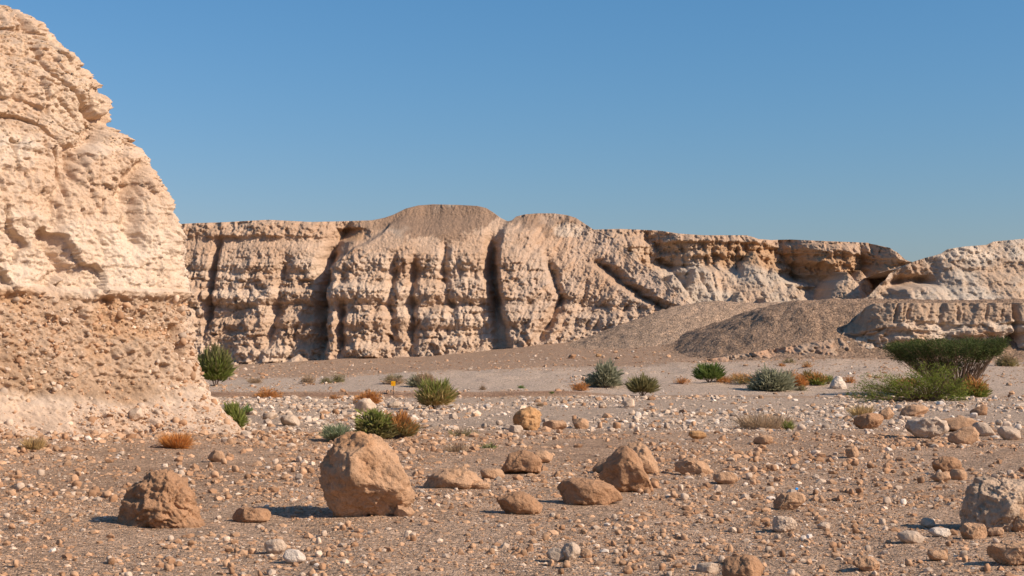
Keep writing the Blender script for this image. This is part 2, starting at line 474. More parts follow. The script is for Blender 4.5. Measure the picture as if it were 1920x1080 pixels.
def canyon_wall():
    top = [(150, 428), (340, 418), (380, 417), (480, 412), (560, 416), (610, 415), (680, 413), (705, 408), (722, 402), (745, 391), (770, 385), (800, 383), (850, 384), (890, 386), (908, 390), (922, 398), (938, 409), (952, 415), (960, 413),
           (968, 406), (985, 402), (1010, 400), (1045, 400), (1070, 403), (1088, 408), (1105, 418), (1121, 429), (1172, 450), (1199, 487), (1241, 511), (1271, 547), (1320, 590), (1360, 605)]
    base = [(150, 692), (340, 690), (500, 686), (650, 676), (800, 670), (900, 662), (1000, 650), (1100, 642), (1250, 610), (1360, 615)]
    W = Wall("canyon_wall", 146.0, -180, 1350, 1060, 205, top, base, 70)
    PX, PY, X, Z, s = W.PX, W.PY, W.X, W.Z, W.s
    PYn = PY + 8 * fbm(X * 0.12, Z * 0.15, 0.2, 3)
    h = (W.pbase[None, :] - 26 - PY) * s
    sh = interp(PX, [(180, 480), (380, 476), (480, 470), (560, 478), (600, 500), (640, 470), (720, 462), (800, 470), (880, 465), (930, 480), (1000, 480), (1100, 520), (1350, 600)])
    sh = sh + 12 * fbm(X * 0.25, 1.0, 3.0, 3)
    c1 = interp(PX, [(180, .40), (560, .42), (900, .46), (950, .55), (1050, .75), (1350, .9)])
    c2 = interp(PX, [(180, .75), (500, .75), (600, 1.2), (720, 1.5), (900, 1.3), (1000, 1.1), (1350, 1.0)])
    soft = sstep(-10, 30, PY - sh)                        # 1 on the steep cliff
    spur = sstep(930, 1000, PX)                           # softer slopes to the right
    above = np.maximum((sh - PY) * s, 0)
    hz = np.maximum(h - above, 0)
    wv = 0.5 * fbm(X * 0.16, Z * 0.1, 3.0, 3)
    stepped = 0.55 * stair(hz + wv, 3.1, .12) + 0.45 * stair(hz * 1.0 + wv * 1.3, 0.9, .2) - wv
    rec = c1 * (hz * (0.25 + .75 * spur) + stepped * 1.15 * (1 - spur) * 0.75) + c2 * above
    # broad bays and buttresses
    rec = rec + 1.5 * fbm(X * 0.085, Z * 0.03, 5.0, 2) * (0.4 + 0.6 * soft)
    # sharp rills, shifting from bed to bed
    layer = np.floor((PYn - 470) / 52.0)
    nfl = noise(X * 0.33 + 0.5 * noise(X * .2, Z * .6, 2) + 0.37 * layer, Z * 0.07, 1.7)
    nf2 = noise(X * 0.95 + 0.5 * noise(X * .5, Z * .8, 4) + 0.61 * layer, Z * 0.22, 8.7)
    kk = soft * (1 - 0.5 * spur)
    gravel_top = (1 - sstep(-4, 22, PY - sh)) * sstep(600, 720, PX)
    rec = rec + kk * (0.55 * groove(nfl, 0.25) + 0.26 * groove(nf2, 0.28))
    # broken faces: blocks standing proud or set back
    cw = 0.5 * fbm(X * 0.7, Z * 0.7, 2.0, 3)
    _, cr = cells(X * 0.42 + cw, np.zeros_like(X), Z * 0.50 + cw)
    _, cr2 = cells(X * 1.3 + cw, np.ones_like(X), Z * 1.6 - cw)
    rec = rec + kk * (0.50 * (cr - .5) + 0.24 * (cr2 - .5))
    # strata: bulging bands above recessed ones
    band = lambda y, w: np.exp(-((PYn - y) / w) ** 2)
    rec = rec - soft * (0.5 * band(550, 11) + 0.3 * band(486, 10) + 0.3 * band(600, 8)) + soft * (0.35 * band(572, 7) + 0.3 * band(508, 6) + 0.25 * band(616, 5))
    lay = noise(X * 0.05, 0.5, Z * 1.9) + 0.7 * noise(X * 0.08, 2.5, Z * 4.4)
    rec = rec + soft * 0.13 * lay
    # crumbly surface
    rec = rec + soft * 0.26 * fbm(X * 0.7, Z * 0.7, 9.0, 4, .65) + 0.15 * (1 - .45 * gravel_top) * fbm(X * 2.4, Z * 2.4, 4.0, 3, .75)
    rec = rec + (0.5 + .5 * spur) * 0.35 * groove(noise(X * 0.5 - Z * 0.25, Z * 0.22, 5.5), 0.16) * spur * (1 - gravel_top)
    rec = rec - spur * 0.9 * ridged(X * 0.22 - Z * 0.18, Z * 0.10, 2.2, 4) + spur * 0.4 * fbm(X * 1.1 - Z * .6, Z * 0.7, 6.0, 3, .65)
    # the middle massif stands in front of the left one, the right one in front of the middle
    b1 = interp(PY, [(400, 735), (440, 690), (470, 640), (492, 606), (560, 598), (650, 604)]) + 14 * cw
    b2 = interp(PY, [(400, 960), (430, 935), (480, 922), (560, 930), (600, 938), (660, 948)]) + 10 * cw
    rec = rec - 2.6 * sstep(0, 16, PX - b1) * (1 - sstep(60, 330, PX - b1)) * sstep(400, 440, PY)
    rec = rec - 1.9 * sstep(0, 14, PX - b2) * (1 - sstep(20, 130, PX - b2)) * sstep(405, 440, PY)
    # main gullies
    rec = rec + gully(PX, PY, [(415, 640), (470, 604), (490, 600), (560, 598), (640, 606)], 13, 2.7, 470, 660)
    rec = rec + gully(PX, PY, [(400, 640), (440, 622), (500, 600)], 20, 2.2, 420, 500)
    rec = rec + gully(PX, PY, [(420, 925), (480, 918), (560, 928), (600, 936), (660, 945)], 11, 3.2, 455, 655, 34)
    rec = rec + gully(PX, PY, [(440, 388), (520, 378), (600, 377), (660, 372)], 7, 1.8, 450, 620)
    rec = rec + gully(PX, PY, [(470, 775), (560, 770), (660, 772)], 9, 1.5, 480, 665)
    rec = rec + gully(PX, PY, [(440, 830), (520, 832), (600, 850)], 8, 1.2, 460, 590)
    rec = rec + gully(PX, PY, [(480, 735), (560, 730), (640, 735)], 8, 1.1, 480, 640)
    rec = rec + gully(PX, PY, [(480, 520), (560, 512), (640, 500)], 12, 1.2, 480, 650)
    rec = rec + gully(PX, PY, [(500, 660), (560, 640), (650, 640)], 7, 1.8, 570, 665)
    rec = rec + gully(PX, PY, [(490, 1030), (560, 1055), (640, 1010)], 9, 1.8, 480, 640)
    rec = rec + gully(PX, PY, [(490, 1130), (540, 1190), (580, 1250)], 16, 2.2, 490, 600)
    # cap beds on the left: a thin rubbly cliff line over a bench
    capl = (1 - sstep(560, 640, PX))
    rec = rec - capl * 1.0 * sstep(444, 440, PYn * 1.0) * 0 + capl * (-0.4) * (1 - sstep(438, 444, PYn)) * sstep(414, 420, PYn) + capl * 0.35 * band(450, 8)
    rec = rec + capl * 0.55 * (1 - sstep(440, 446, PYn)) * fbm(X * 1.2, Z * 1.4, 3.0, 3)
    # orange notch under the plateau edge
    rec = rec + 1.3 * sstep(604, 622, PX + 30 * cw) * (1 - sstep(645, 690, PX + 30 * cw)) * sstep(426, 433, PY + 8 * cw) * (1 - sstep(442, 454, PY + 8 * cw))
    # undercut at the foot
    rec = rec + 0.9 * sstep(648, 700, PX) * (1 - sstep(700, 718, PX)) * sstep(668, 672, PY)
    rec = rec + 1.2 * sstep(395, 410, PX) * (1 - sstep(420, 432, PX)) * sstep(655, 662, PY)
    W.Y = W.D0 + rec
    # slumped noses
    pass
    W.cone(560, 664, -0.2, 1.6); W.cone(850, 652, -.2, 1.5); W.cone(905, 645, 0.0, 1.1)
    W.cone(1010, 612, 4.5, 0.85); W.cone(960, 628, 3.0, 0.7); W.cone(1085, 560, 7.5, 0.8)
    W.cone(1124, 483, 10.5, 0.72, 1.5); W.cone(1150, 506, 9.6, 0.72, 1.2); W.cone(1185, 533, 8.4, .75, 1.0); W.cone(1215, 560, 7.6, .8, 1.0)
    W.cone(985, 470, 6.0, 0.55, 1.0); W.cone(1060, 505, 7.6, 0.5, 1.0)
    W.Y = W.Y + 0.22 * fbm(X * 0.9, Z * 0.9, 6.0, 3, .7) * sstep(600, 640, PY) + 0.10 * fbm(X * 3.6, Z * 3.9, 1.0, 2, .8)
    # colour
    n = fbm(X * 0.22, Z * 0.25, 7.7, 4); ns = noise(X * 0.03, 3.0, Z * 1.1)
    col = mix(np.array((0.51, 0.35, 0.232)), np.array((0.61, 0.455, 0.325)), sstep(-0.5, 0.6, n + 0.5 * ns))
    dy = np.gradient(W.Y, axis=0) / np.minimum(np.gradient(Z, axis=0), -1e-6) * -1
    flat = sstep(0.75, 1.3, np.abs(dy))
    capy = interp(PX, [(600, 400), (680, 425), (740, 440), (830, 452), (900, 430), (945, 405), (965, 420), (1040, 432), (1100, 440), (1140, 440)])
    gravel = (1 - sstep(-2, 5, PY - capy + 14 * n + 12 * fbm(X * .9, Z * .7, 3.0, 4, .7))) * sstep(600, 720, PX) * (1 - 0.7 * sstep(1090, 1160, PX))
    col = mix(col, BROWN * 1.0, gravel * 0.95)
    pale = gravel * sstep(0.3, 0.6, fbm(X * .16, Z * .3, 1.2, 3))
    col = mix(col, PALE * 0.9, pale * 0.8)
    col = mix(col, TAN, (1 - gravel) * (1 - soft) * 0.5)
    col = mix(col, np.array((0.47, 0.345, 0.25)), spur * 0.7 * sstep(-.5, .4, n))
    rec_or = sstep(608, 618, PX) * (1 - sstep(655, 680, PX)) * sstep(424, 432, PY) * (1 - sstep(446, 456, PY))
    col = mix(col, ORANGE, rec_or * 0.8)
    gb = np.exp(-((PX - interp(PY, [(490, 1130), (540, 1190), (580, 1250)])) / 15) ** 2) * sstep(480, 500, PY)
    col = mix(col, BROWN * 1.25, gb * 0.9)
    W.cap = 70 * (1 - sstep(1085, 1130, W.pu)) + 3
    W.finish(M_WALL, col)
canyon_wall()

def back_wall():
    top = [(1040, 440), (1110, 431), (1180, 429), (1260, 432), (1300, 438), (1350, 441), (1440, 441), (1465, 448), (1500, 450), (1540, 449), (1600, 452), (1690, 455), (1720, 465),
           (1735, 477), (1745, 487), (1780, 500), (1850, 520), (1950, 540)]
    base = [(1040, 585), (1950, 585)]
    W = Wall("back_wall", 205.0, 1040, 1900, 620, 150, top, base, 120)
    PX, PY, X, Z, s = W.PX, W.PY, W.X, W.Z, W.s
    PYn = PY + 5 * fbm(X * 0.1, Z * 0.1, 3.2, 3)
    h = (585 - PY) * s
    lip = interp(PX, [(1040, 462), (1230, 462), (1300, 452), (1440, 452), (1500, 462), (1620, 470), (1740, 490), (1900, 520)]) + 4 * fbm(X * .4, 0, 0, 3)
    foot = lip + interp(PX, [(1040, 30), (1300, 42), (1450, 50), (1560, 55), (1700, 40), (1900, 20)])
    # slope below, vertical band, sloping cap
    below = np.maximum((PY - foot) * s, 0); capz = np.maximum((lip - PY) * s, 0)
    rec = 14 - 0.95 * below + 2.0 * capz + 0.10 * h
    inband = sstep(-3, 3, PY - lip) * (1 - sstep(-6, 10, PY - foot))
    rec = rec + inband * (1.0 - 0.7 * np.exp(-((PY - lip - 22) / 5) ** 2)) + inband * .5 * noise(X * .05, 2.0, Z * 1.2)
    _, cr = cells(X * 0.35 + .4 * fbm(X * .5, Z * .5, 1.0, 2), np.zeros_like(X), Z * 0.4)
    rec = rec + 0.9 * (cr - .5) * sstep(20, -6, PY - foot) + 0.5 * groove(noise(X * .6, Z * .12, 3.0), .25)
    rec = rec + 3.5 * fbm(X * 0.055, Z * 0.02, 2.0, 2)
    slope = sstep(0, 14, PY - foot)
    rec = rec - slope * 3.2 * ridged(X * 0.13, Z * 0.05, 4.0, 3) - slope * 0.8 * ridged(X * 0.5, Z * 0.12, 6.0, 3)
    rec = rec + 0.9 * fbm(X * 0.5, Z * 0.7, 1.5, 4, .6) * (1 - slope * .5) - 0.8 * (1 - slope) * ridged(X * 0.35, Z * 0.2, 3.3, 3)
    # the wall steps towards the viewer left of the rib at 1450 and left of 1240
    rec = rec + gully(PX, PY, [(430, 1240), (520, 1290)], 36, 5, 440, 560)
    rec = rec + gully(PX, PY, [(430, 1500), (560, 1590)], 40, 7, 440, 570)
    rec = rec + gully(PX, PY, [(440, 1690), (560, 1660)], 22, 4, 470, 560)
    W.Y = W.D0 + rec
    W.cone(1195, 470, 7, .75, 1.5); W.cone(1270, 512, 5, .7, 1.2); W.cone(1318, 500, 8, .55, 1.5)
    W.cone(1442, 470, 13, 0.92, 1.5); W.cone(1475, 500, 11, 0.9, 1.0); W.cone(1510, 530, 9.0, 0.9, 1.0)
    W.cone(1608, 508, 6.5, 0.85, 1.0); W.cone(1655, 505, 13, 0.8, 1.0); W.cone(1700, 485, 17, .8, 1.0)
    W.cone(1395, 545, 3.0, .6, .6); W.cone(1440, 556, 2.0, .6, .6)
    W.Y = W.Y + 0.30 * fbm(X * 1.0, Z * 1.0, 3.0, 4, .72)
    n = fbm(X * 0.15, Z * 0.2, 1.7, 4)
    col = mix(MARL * 0.86, GREY * np.array((1, .95, .9)), sstep(-0.4, 0.5, n))
    col = mix(col, TAN * 0.95, (1 - sstep(-6, 6, PY - lip)) * 0.7)
    ob = sstep(-4, 6, PYn - lip + 6 * n) * (1 - sstep(-10, 6, PYn - foot + 6 * n)) * (0.35 + 0.65 * sstep(1280, 1400, PX))
    col = mix(col, ORANGE * 0.95, ob * 0.85)
    W.cap = 120 * (1 - sstep(1690, 1735, W.pu)) + 4
    W.finish(M_WALL, col)
back_wall()

def right_hill():
    top = [(1600, 575), (1640, 556), (1660, 540), (1690, 515), (1720, 501), (1750, 489), (1772, 484), (1805, 475), (1817, 467), (1850, 462), (1900, 459), (1915, 453), (1980, 448), (2200, 440), (2600, 450)]
    base = [(1600, 590), (2600, 590)]
    W = Wall("right_hill", 165.0, 1600, 2250, 330, 140, top, base, 90)
    PX, PY, X, Z, s = W.PX, W.PY, W.X, W.Z, W.s
    h = (590 - PY) * s
    rec = 1.05 * h + 3.0 * fbm(X * 0.07, Z * 0.05, 6.0, 3)
    rec = rec + 1.0 * fbm(X * 0.22, Z * 0.2, 1.0, 3) + 0.32 * fbm(X * 1.2, Z * 1.4, 4.0, 4, .72) + 0.35 * groove(noise(X * .4 + Z * .12, Z * .1, 3.0), .2) + .3 * noise(X * .04, 1.0, Z * 1.3)
    # dark scarp under the front ridge, pale hump below it
    sc = interp(PX, [(1600, 590), (1690, 535), (1740, 528), (1780, 530), (1900, 545)])
    m = sstep(1680, 1710, PX) * (1 - sstep(1760, 1800, PX))
    rec = rec + m * 3.0 * np.exp(-((PY - sc + 4) / 9) ** 2) - m * 3.0 * sstep(0, 10, PY - sc)
    W.Y = W.D0 + rec
    pass
    n = fbm(X * 0.15, Z * 0.3, 8.7, 4)
    col = mix(MARL * 0.82, GREY * 1.0, sstep(-0.4, 0.5, n))
    col = mix(col, PALE * 1.0, sstep(0.2, 0.6, fbm(X * .12 + Z * .2, Z * .4, 2.2, 3)) * 0.7)
    col = mix(col, BROWN * 1.3, m * (1 - sstep(-8, 2, PY - sc)) * 0.6)
    W.cap = 90 * sstep(1780, 1880, W.pu) + 3
    W.finish(M_WALL, col)
right_hill()

def right_terrace():
    top = [(1560, 640), (1590, 628), (1622, 600), (1636, 578), (1650, 569), (1700, 568), (2500, 567)]
    base = [(1560, 668), (2500, 672)]
    W = Wall("terrace_cliff", 108.0, 1560, 2250, 370, 130, top, base, 26)
    PX, PY, X, Z, s = W.PX, W.PY, W.X, W.Z, W.s
    br = 606 + 5 * fbm(X * .3, 0, 1.0, 3) + interp(PX, [(1560, 20), (1640, 18), (1680, 0), (2500, 0)])
    upz = np.maximum((br - PY) * s, 0); h = (670 - PY) * s
    rec = 0.12 * h + 0.55 * upz
    rec = rec + 0.5 * fbm(X * 0.3, Z * 0.1, 3.0, 3)
    up = sstep(-4, 8, br - PY)
    rec = rec + up * 0.45 * sstep(0.6, 1.0, ridged(X * 0.6 - Z * .2, Z * 0.05, 1.0, 3)) + up * 0.12 * fbm(X * 2, Z * .8, 3.0, 3)
    rec = rec + 0.16 * fbm(X * 1.8, Z * 1.8, 2.0, 4, .72) + up * 0.4 * groove(noise(X * 0.9 - Z * .3, Z * .1, 7.0), .22)
    _, cr = cells(X * 0.7 + .4 * fbm(X, Z, 1.0, 2), np.zeros_like(X), Z * 1.5); rec = rec + (1 - up) * .6 * (cr - .5)
    led = noise(X * 0.2, 1.0, Z * 2.2)
    rec = rec + (1 - up) * (0.30 * np.sign(led) * np.abs(led) ** .5 + 0.25 * fbm(X * 1.0, Z * 2.0, 5.0, 4))
    rec = rec + 0.5 * np.exp(-((PY - br - 4) / 3.5) ** 2) * sstep(-.2, .3, noise(X * .35, 4.0, 2.0))
    rec = rec + gully(PX, PY, [(560, 1925), (670, 1895)], 12, 2.6, 628, 700, 8) + gully(PX, PY, [(560, 1915), (670, 1905)], 5, 1.0, 540, 640)
    rec = rec + 3.0 * (1 - sstep(1575, 1650, PX)) * sstep(640, 600, PY)
    rec = rec + 1.5 * np.clip((1650 - PX) / 60, 0, 2)
    W.Y = W.D0 + rec
    n = fbm(X * 0.3, Z * 0.5, 4.4, 4)
    col = mix(PALE * 0.92, MARL, sstep(-0.4, 0.4, n))
    col = mix(col, np.array((0.42, 0.29, 0.19)), up * 0.85)
    col = mix(col, ORANGE, (1 - up) * sstep(0.2, 0.5, n) * 0.4)
    W.finish(M_WALL, col)
right_terrace()

# gravel mounds as height patches standing on the valley floor
def mound(name, x0, x1, y0, y1, nx, ny, hfun, colr, seed):
    x = np.linspace(x0, x1, nx)[None, :].repeat(ny, 0); y = np.linspace(y0, y1, ny)[:, None].repeat(nx, 1)
    z = hfun(x, y)
    n = fbm(x * .15, y * .15, seed, 3)
    z = z + 0.13 * fbm(x * 0.7, y * 0.7, seed, 4, .7) - 0.08 * groove(noise(x * .35, y * .12, seed), .25) + 0.07 * fbm(x * 3, y * 3, seed, 2, .8)
    col = colr * (1 + 0.12 * n)[..., None] * np.ones(3)
    V = np.stack([x, y, z], -1).reshape(-1, 3)
    return link(name, raw_mesh(name, V, grid_faces(ny, nx), col.reshape(-1, 3)), M_MOUND, kind="structure")

def h_dark(x, y):
    g = ground(x, y, False) - 0.35
    topz = 6.35 + 0.06 * np.sin(x * .3)
    # crest plateau fading out to the left, flank to the front
    lx = interp(x, [(11, 0), (14, .10), (18, .42), (21, .78), (23.5, .95), (27, 1), (60, 1)])
    fy = sstep(105.5, 118.5, y + 0.8 * fbm(x * .2, y * .1, 1.0, 2)) * (1 - sstep(128, 142, y))
    return g + (topz - g) * np.clip(lx * fy, 0, 1) + 0.45 * sstep(0.05, .4, lx) * sstep(102, 106, y)
def h_brown(x, y):
    g = ground(x, y, False) - 0.3
    r = np.sqrt(((x - 15.5) / 13.0) ** 2 + ((y - 140) / 16.0) ** 2)
    r2 = np.sqrt(((x - 26) / 16.0) ** 2 + ((y - 146) / 14.0) ** 2)
    return g + 2.3 * (1 - sstep(0.05, 1.0, r)) + 2.0 * (1 - sstep(0.1, 1, r2))
mound("brown_gravel_mound", 0, 48, 118, 165, 200, 140, h_brown, np.array((0.47, 0.32, 0.21)), 3.3)
mound("dark_gravel_mound", 9, 46, 100, 144, 240, 200, h_dark, np.array((0.35, 0.23, 0.148)), 6.1)

def cut_bank():
    top = [(1255, 689), (1300, 678), (1415, 661), (1500, 649), (1570, 638), (1650, 628), (1720, 632)]
    base = [(1255, 693), (1300, 686), (1415, 678), (1500, 672), (1570, 668), (1720, 668)]
    W = Wall("cut_bank", 104.5, 1255, 1720, 320, 40, top, base, 6)
    PX, PY, X, Z, s = W.PX, W.PY, W.X, W.Z, W.s
    rec = 2.2 * (690 - PY) * s + 1.0 * fbm(X * .5, Z * .6, 2.0, 4, .7) + 0.25 * groove(noise(X * .9, Z * .3, 1.0), .25) + 0.16 * fbm(X * 2, Z * 2, 2.0, 3, .6)
    rec = rec + 0.07 * np.maximum(PX - 1610, 0)
    W.Y = W.D0 + rec
    n = fbm(X * .5, Z, 1.0, 3)
    W.finish(M_WALL, mix(np.array((0.47, 0.29, 0.18)), np.array((0.40, 0.28, 0.19)), sstep(-.4, .4, n)))
cut_bank()

# ------------------------------------------------------------------ rocks
_ico = {}
def ico(sub):
    if sub not in _ico:
        bm = bmesh.new(); bmesh.ops.create_icosphere(bm, subdivisions=sub, radius=1)
        bm.verts.ensure_lookup_table()
        v = np.array([q.co[:] for q in bm.verts]); f = np.array([[q.index for q in t.verts] for t in bm.faces])
        bm.free(); _ico[sub] = (v, f)
    return _ico[sub]

def rock_shape(rng, outline, sub, facets=10, rough=1.0, depth=None, kx=0.8, planes=()):
    """closed rock whose front outline follows the given (x,z) polygon in metres around its middle"""
    n, f = ico(sub)
    P = np.array(outline, float)
    c = (P.min(0) + P.max(0)) / 2
    Q = P - c
    # dense samples -> radius by angle
    K = np.concatenate([Q, Q[:1]]); t = np.linspace(0, 1, 24)[:-1]
    D = np.concatenate([K[i] + (K[i + 1] - K[i]) * t[:, None] for i in range(len(Q))])
    a = np.arctan2(D[:, 1], D[:, 0]); r = np.hypot(D[:, 0], D[:, 1])
    o = np.argsort(a); a = a[o]; r = r[o]
    aa = np.concatenate([a - 2 * np.pi, a, a + 2 * np.pi]); rr = np.concatenate([r, r, r])
    th = np.arctan2(n[:, 2], n[:, 0])
    R = (np.interp(th, aa, rr) + np.interp(th + .06, aa, rr) + np.interp(th - .06, aa, rr)) / 3
    w = P[:, 0].max() - P[:, 0].min(); h = P[:, 1].max() - P[:, 1].min(); size = (w + h) / 2
    dep = depth if depth else 0.42 * size
    rho = np.hypot(n[:, 0], n[:, 2])
    p = np.stack([R * np.cos(th) * rho ** kx, dep * np.sign(n[:, 1]) * np.abs(n[:, 1]) ** 0.85, R * np.sin(th) * rho ** kx], 1)
    for q, fr in planes:
        q = np.array(q, float); q /= np.linalg.norm(q)
        p = p - np.maximum(p @ q - (p @ q).max() * fr, 0)[:, None] * q * 0.97
    for i in range(facets):
        q = rng.normal(size=3); q[1] = -abs(q[1]) - .35 if i % 3 else q[1]; q /= np.linalg.norm(q)
        sup = (p @ q).max(); d = sup * rng.uniform(0.70, 0.90)
        p = p - np.maximum(p @ q - d, 0)[:, None] * q * 0.95
    k = 1.0 / size; s0 = rng.uniform(0, 90)
    if sub >= 3:
        wq = 0.35 * fbm(p[:, 0] * 2.5 * k, p[:, 1] * 2.5 * k, p[:, 2] * 2.5 * k + s0, 3, .6)
        _, cr = cells(p[:, 0] * 2.0 * k + s0 + wq, p[:, 1] * 2.0 * k + wq, p[:, 2] * 2.0 * k - wq)
        _, cr2 = cells(p[:, 0] * 5.0 * k + s0 + wq, p[:, 1] * 5.0 * k + wq, p[:, 2] * 5.0 * k - wq)
        nn_ = p / np.maximum(np.linalg.norm(p, axis=1), 1e-6)[:, None]
        p = p + nn_ * (size * rough * (0.045 * (cr - .5) + 0.022 * (cr2 - .5)))[:, None]
    dsp = 0.045 * fbm(p[:, 0] * 1.7 * k + s0, p[:, 1] * 1.7 * k, p[:, 2] * 1.7 * k, 3) + 0.024 * fbm(p[:, 0] * 5 * k, p[:, 1] * 6 * k + s0, p[:, 2] * 6 * k, 4, .7) * rough
    if sub >= 5:
        dsp = dsp + 0.012 * rough * fbm(p[:, 0] * 18 * k, p[:, 1] * 18 * k, p[:, 2] * 18 * k + s0, 3, .75) - 0.03 * rough * groove(noise(p[:, 0] * 1.6 * k + s0, p[:, 1] * 1.6 * k, p[:, 2] * 1.6 * k), .04)
        pit = noise(p[:, 0] * 5 * k + s0, p[:, 1] * 5 * k, p[:, 2] * 5 * k)
        dsp = dsp - 0.02 * rough * sstep(0.35, 0.6, pit)
    u = p / np.maximum(np.linalg.norm(p, axis=1), 1e-6)[:, None]
    p = p + u * (dsp * size)[:, None]
    p[:, 0] += c[0]; p[:, 2] += c[1]
    return p, f

RC = {"tan": (0.46, 0.28, 0.162), "brown": (0.37, 0.21, 0.115), "pale": (0.56, 0.42, 0.30), "grey": (0.48, 0.365, 0.265), "orange": (0.46, 0.26, 0.12), "white": (0.62, 0.515, 0.41)}
def tint(rng, p, base, warm_low=True):
    n = fbm(p[:, 0] * 3, p[:, 1] * 3, p[:, 2] * 3 + rng.uniform(0, 50), 4)
    c = np.array(base) * (1 + 0.16 * n)[:, None]
    return mix(c, np.array(base) * np.array((0.92, 0.78, 0.62)), sstep(0.1, 0.6, fbm(p[:, 0] * 1.3, p[:, 1] * 1.3 + 4, p[:, 2] * 1.3, 3)) * 0.6)

NICK = []    # (x, y, short name) of the larger boulders, for describing the stones around them
SPOTS = []   # (x, y, radius) already taken
def blob(rng, w, h):
    n = 14; a = np.linspace(0, 2 * np.pi, n, endpoint=False)
    e = rng.uniform(2.0, 3.0)
    r = (np.abs(np.cos(a)) ** e + np.abs(np.sin(a)) ** e) ** (-1 / e) * rng.uniform(0.86, 1.06, n)
    sk = rng.uniform(-.25, .25)
    x = r * np.cos(a); z = r * np.sin(a)
    x = x + sk * z
    x = (x - x.min()) / (x.max() - x.min()); z = (z - z.min()) / (z.max() - z.min())
    return [((u - .5) * w, v * h) for u, v in zip(x, z)]

def boulder(px, py, w, h, color, label, poly=None, sub=4, seed=0, facets=10, rough=1.0, sink=0.14, depth=None, group=None, name="boulder", at=None, planes=()):
    """px,py = middle of the base in the photo; w,h photo pixels; poly = photo outline"""
    rng = np.random.default_rng(1000 + seed + int(px * 7 + py))
    x, d, z = at if at else to_ground(px, py)
    m = d / F
    if poly:
        q = np.array(poly, float)
        out = np.stack([(q[:, 0] - px) * m, (py - q[:, 1]) * m], 1)
        H = out[:, 1].max()
        low = out[:, 1] < H * 0.12
        out[low, 1] -= sink * H
    else:
        out = np.array(blob(rng, w * m, h * m * (1 + sink)));  out[:, 1] -= h * m * sink
    p, f = rock_shape(rng, out, sub, facets, rough, depth * m if depth else None, planes=planes)
    base = RC[color] if isinstance(color, str) else color
    me = raw_mesh(name, p, f, tint(rng, p, base), True)
    SPOTS.append((x, d, max(w, 10) * m * 0.55))
    if w >= 40 and not at:
        t = label
        for cut in (",", " with ", " in ", " at ", " on ", " between ", " just ", " behind ", " standing", " leaning", " lying", " close", " right ", " left ", " near ", " below ", " half", " ringed", " propping", " cut ", " against "):
            t = t.split(cut)[0]
        if len(t.split()) > 2 and t not in [q[2] for q in NICK]: NICK.append((x, d, t))
    return link(name, me, M_BOULDER, loc=(x, d, z), label=label, cat="boulder", group=group)

G1 = "boulders strewn on the wadi floor"
boulder(688, 965, 170, 150, "tan", "largest upright tan boulder with flat undercut base, alone left of centre",
        [(603, 882), (606, 862), (616, 842), (632, 823), (660, 815), (700, 818), (722, 832), (742, 852), (756, 882), (765, 910), (775, 932), (768, 945), (740, 952), (700, 962), (665, 966), (635, 960), (614, 935), (606, 905)], sub=6, facets=2, sink=0.05, depth=80, group=G1, planes=[((-.72, -.68, .12), .80), ((.42, -.86, .30), .80), ((.10, -.80, -.60), .72), ((.75, -.5, -.1), .9), ((-.3, -.55, .8), .88)])
boulder(755, 968, 46, 20, "tan", "low crumbly lump propping the right end of the largest boulder", sub=4, group=G1)
boulder(305, 985, 160, 95, "brown", "rugged brown boulder with pitted face and sloping right foot, far left foreground",
        [(224, 984), (232, 945), (248, 918), (268, 905), (290, 890), (318, 889), (340, 897), (358, 925), (372, 958), (384, 975), (398, 990)], sub=6, facets=1, rough=1.7, depth=62, group=G1, planes=[((-.6, -.75, .25), .84), ((.5, -.8, .2), .84), ((0, -.9, .45), .86)])
boulder(470, 978, 85, 26, "brown", "low dark half-buried boulder between the rugged brown boulder and the largest boulder", sub=5, group=G1)
boulder(855, 914, 120, 35, "tan", "long low brown boulder just right of the largest boulder",
        [(792, 912), (805, 893), (835, 879), (870, 877), (895, 888), (915, 905), (916, 914)], sub=5, facets=7, group=G1)
boulder(898, 917, 66, 14, "tan", "flat slab lying against the front of the long low boulder", sub=4, group=G1)
boulder(925, 898, 50, 20, "tan", "small flat boulder behind the right end of the long low boulder", sub=4, group=G1)
boulder(978, 888, 82, 42, "brown", "squat brown boulder with steep dark front and a lower left shoulder",
        [(935, 886), (945, 870), (955, 852), (975, 846), (1000, 850), (1015, 862), (1018, 886)], sub=5, group=G1)
boulder(1012, 868, 52, 24, "tan", "tan slab leaning behind the squat brown boulder", sub=4, group=G1)
boulder(1205, 888, 75, 60, "tan", "tall tan boulder standing behind the pyramid shaped one",
        [(1150, 880), (1165, 848), (1178, 832), (1195, 827), (1212, 836), (1228, 856), (1240, 878), (1238, 888)], sub=5, depth=30, group=G1)
boulder(1132, 886, 52, 38, "tan", "pale shard of rock leaning at the left of the pyramid boulder",
        [(1106, 884), (1118, 868), (1138, 856), (1165, 845), (1160, 870), (1150, 886)], sub=4, depth=14, group=G1)
boulder(1178, 922, 108, 84, "brown", "pyramid shaped brown boulder in the middle of the boulder cluster",
        [(1120, 895), (1138, 866), (1160, 840), (1175, 836), (1188, 848), (1205, 872), (1218, 893), (1230, 915), (1222, 923), (1170, 924), (1140, 918)], sub=5, facets=8, depth=42, group=G1)
boulder(1100, 944, 134, 48, "brown", "long rounded brown boulder lying in front of the pyramid boulder",
        [(1034, 932), (1038, 914), (1055, 900), (1085, 895), (1118, 898), (1145, 908), (1162, 922), (1170, 938), (1160, 946), (1050, 942)], sub=5, facets=7, group=G1)
boulder(972, 962, 86, 40, "brown", "domed half-buried brown boulder ringed by small stones", sub=5, facets=5, group=G1)
boulder(1297, 890, 76, 32, "tan", "smooth low tan boulder right of the boulder cluster", sub=5, facets=5, group=G1)
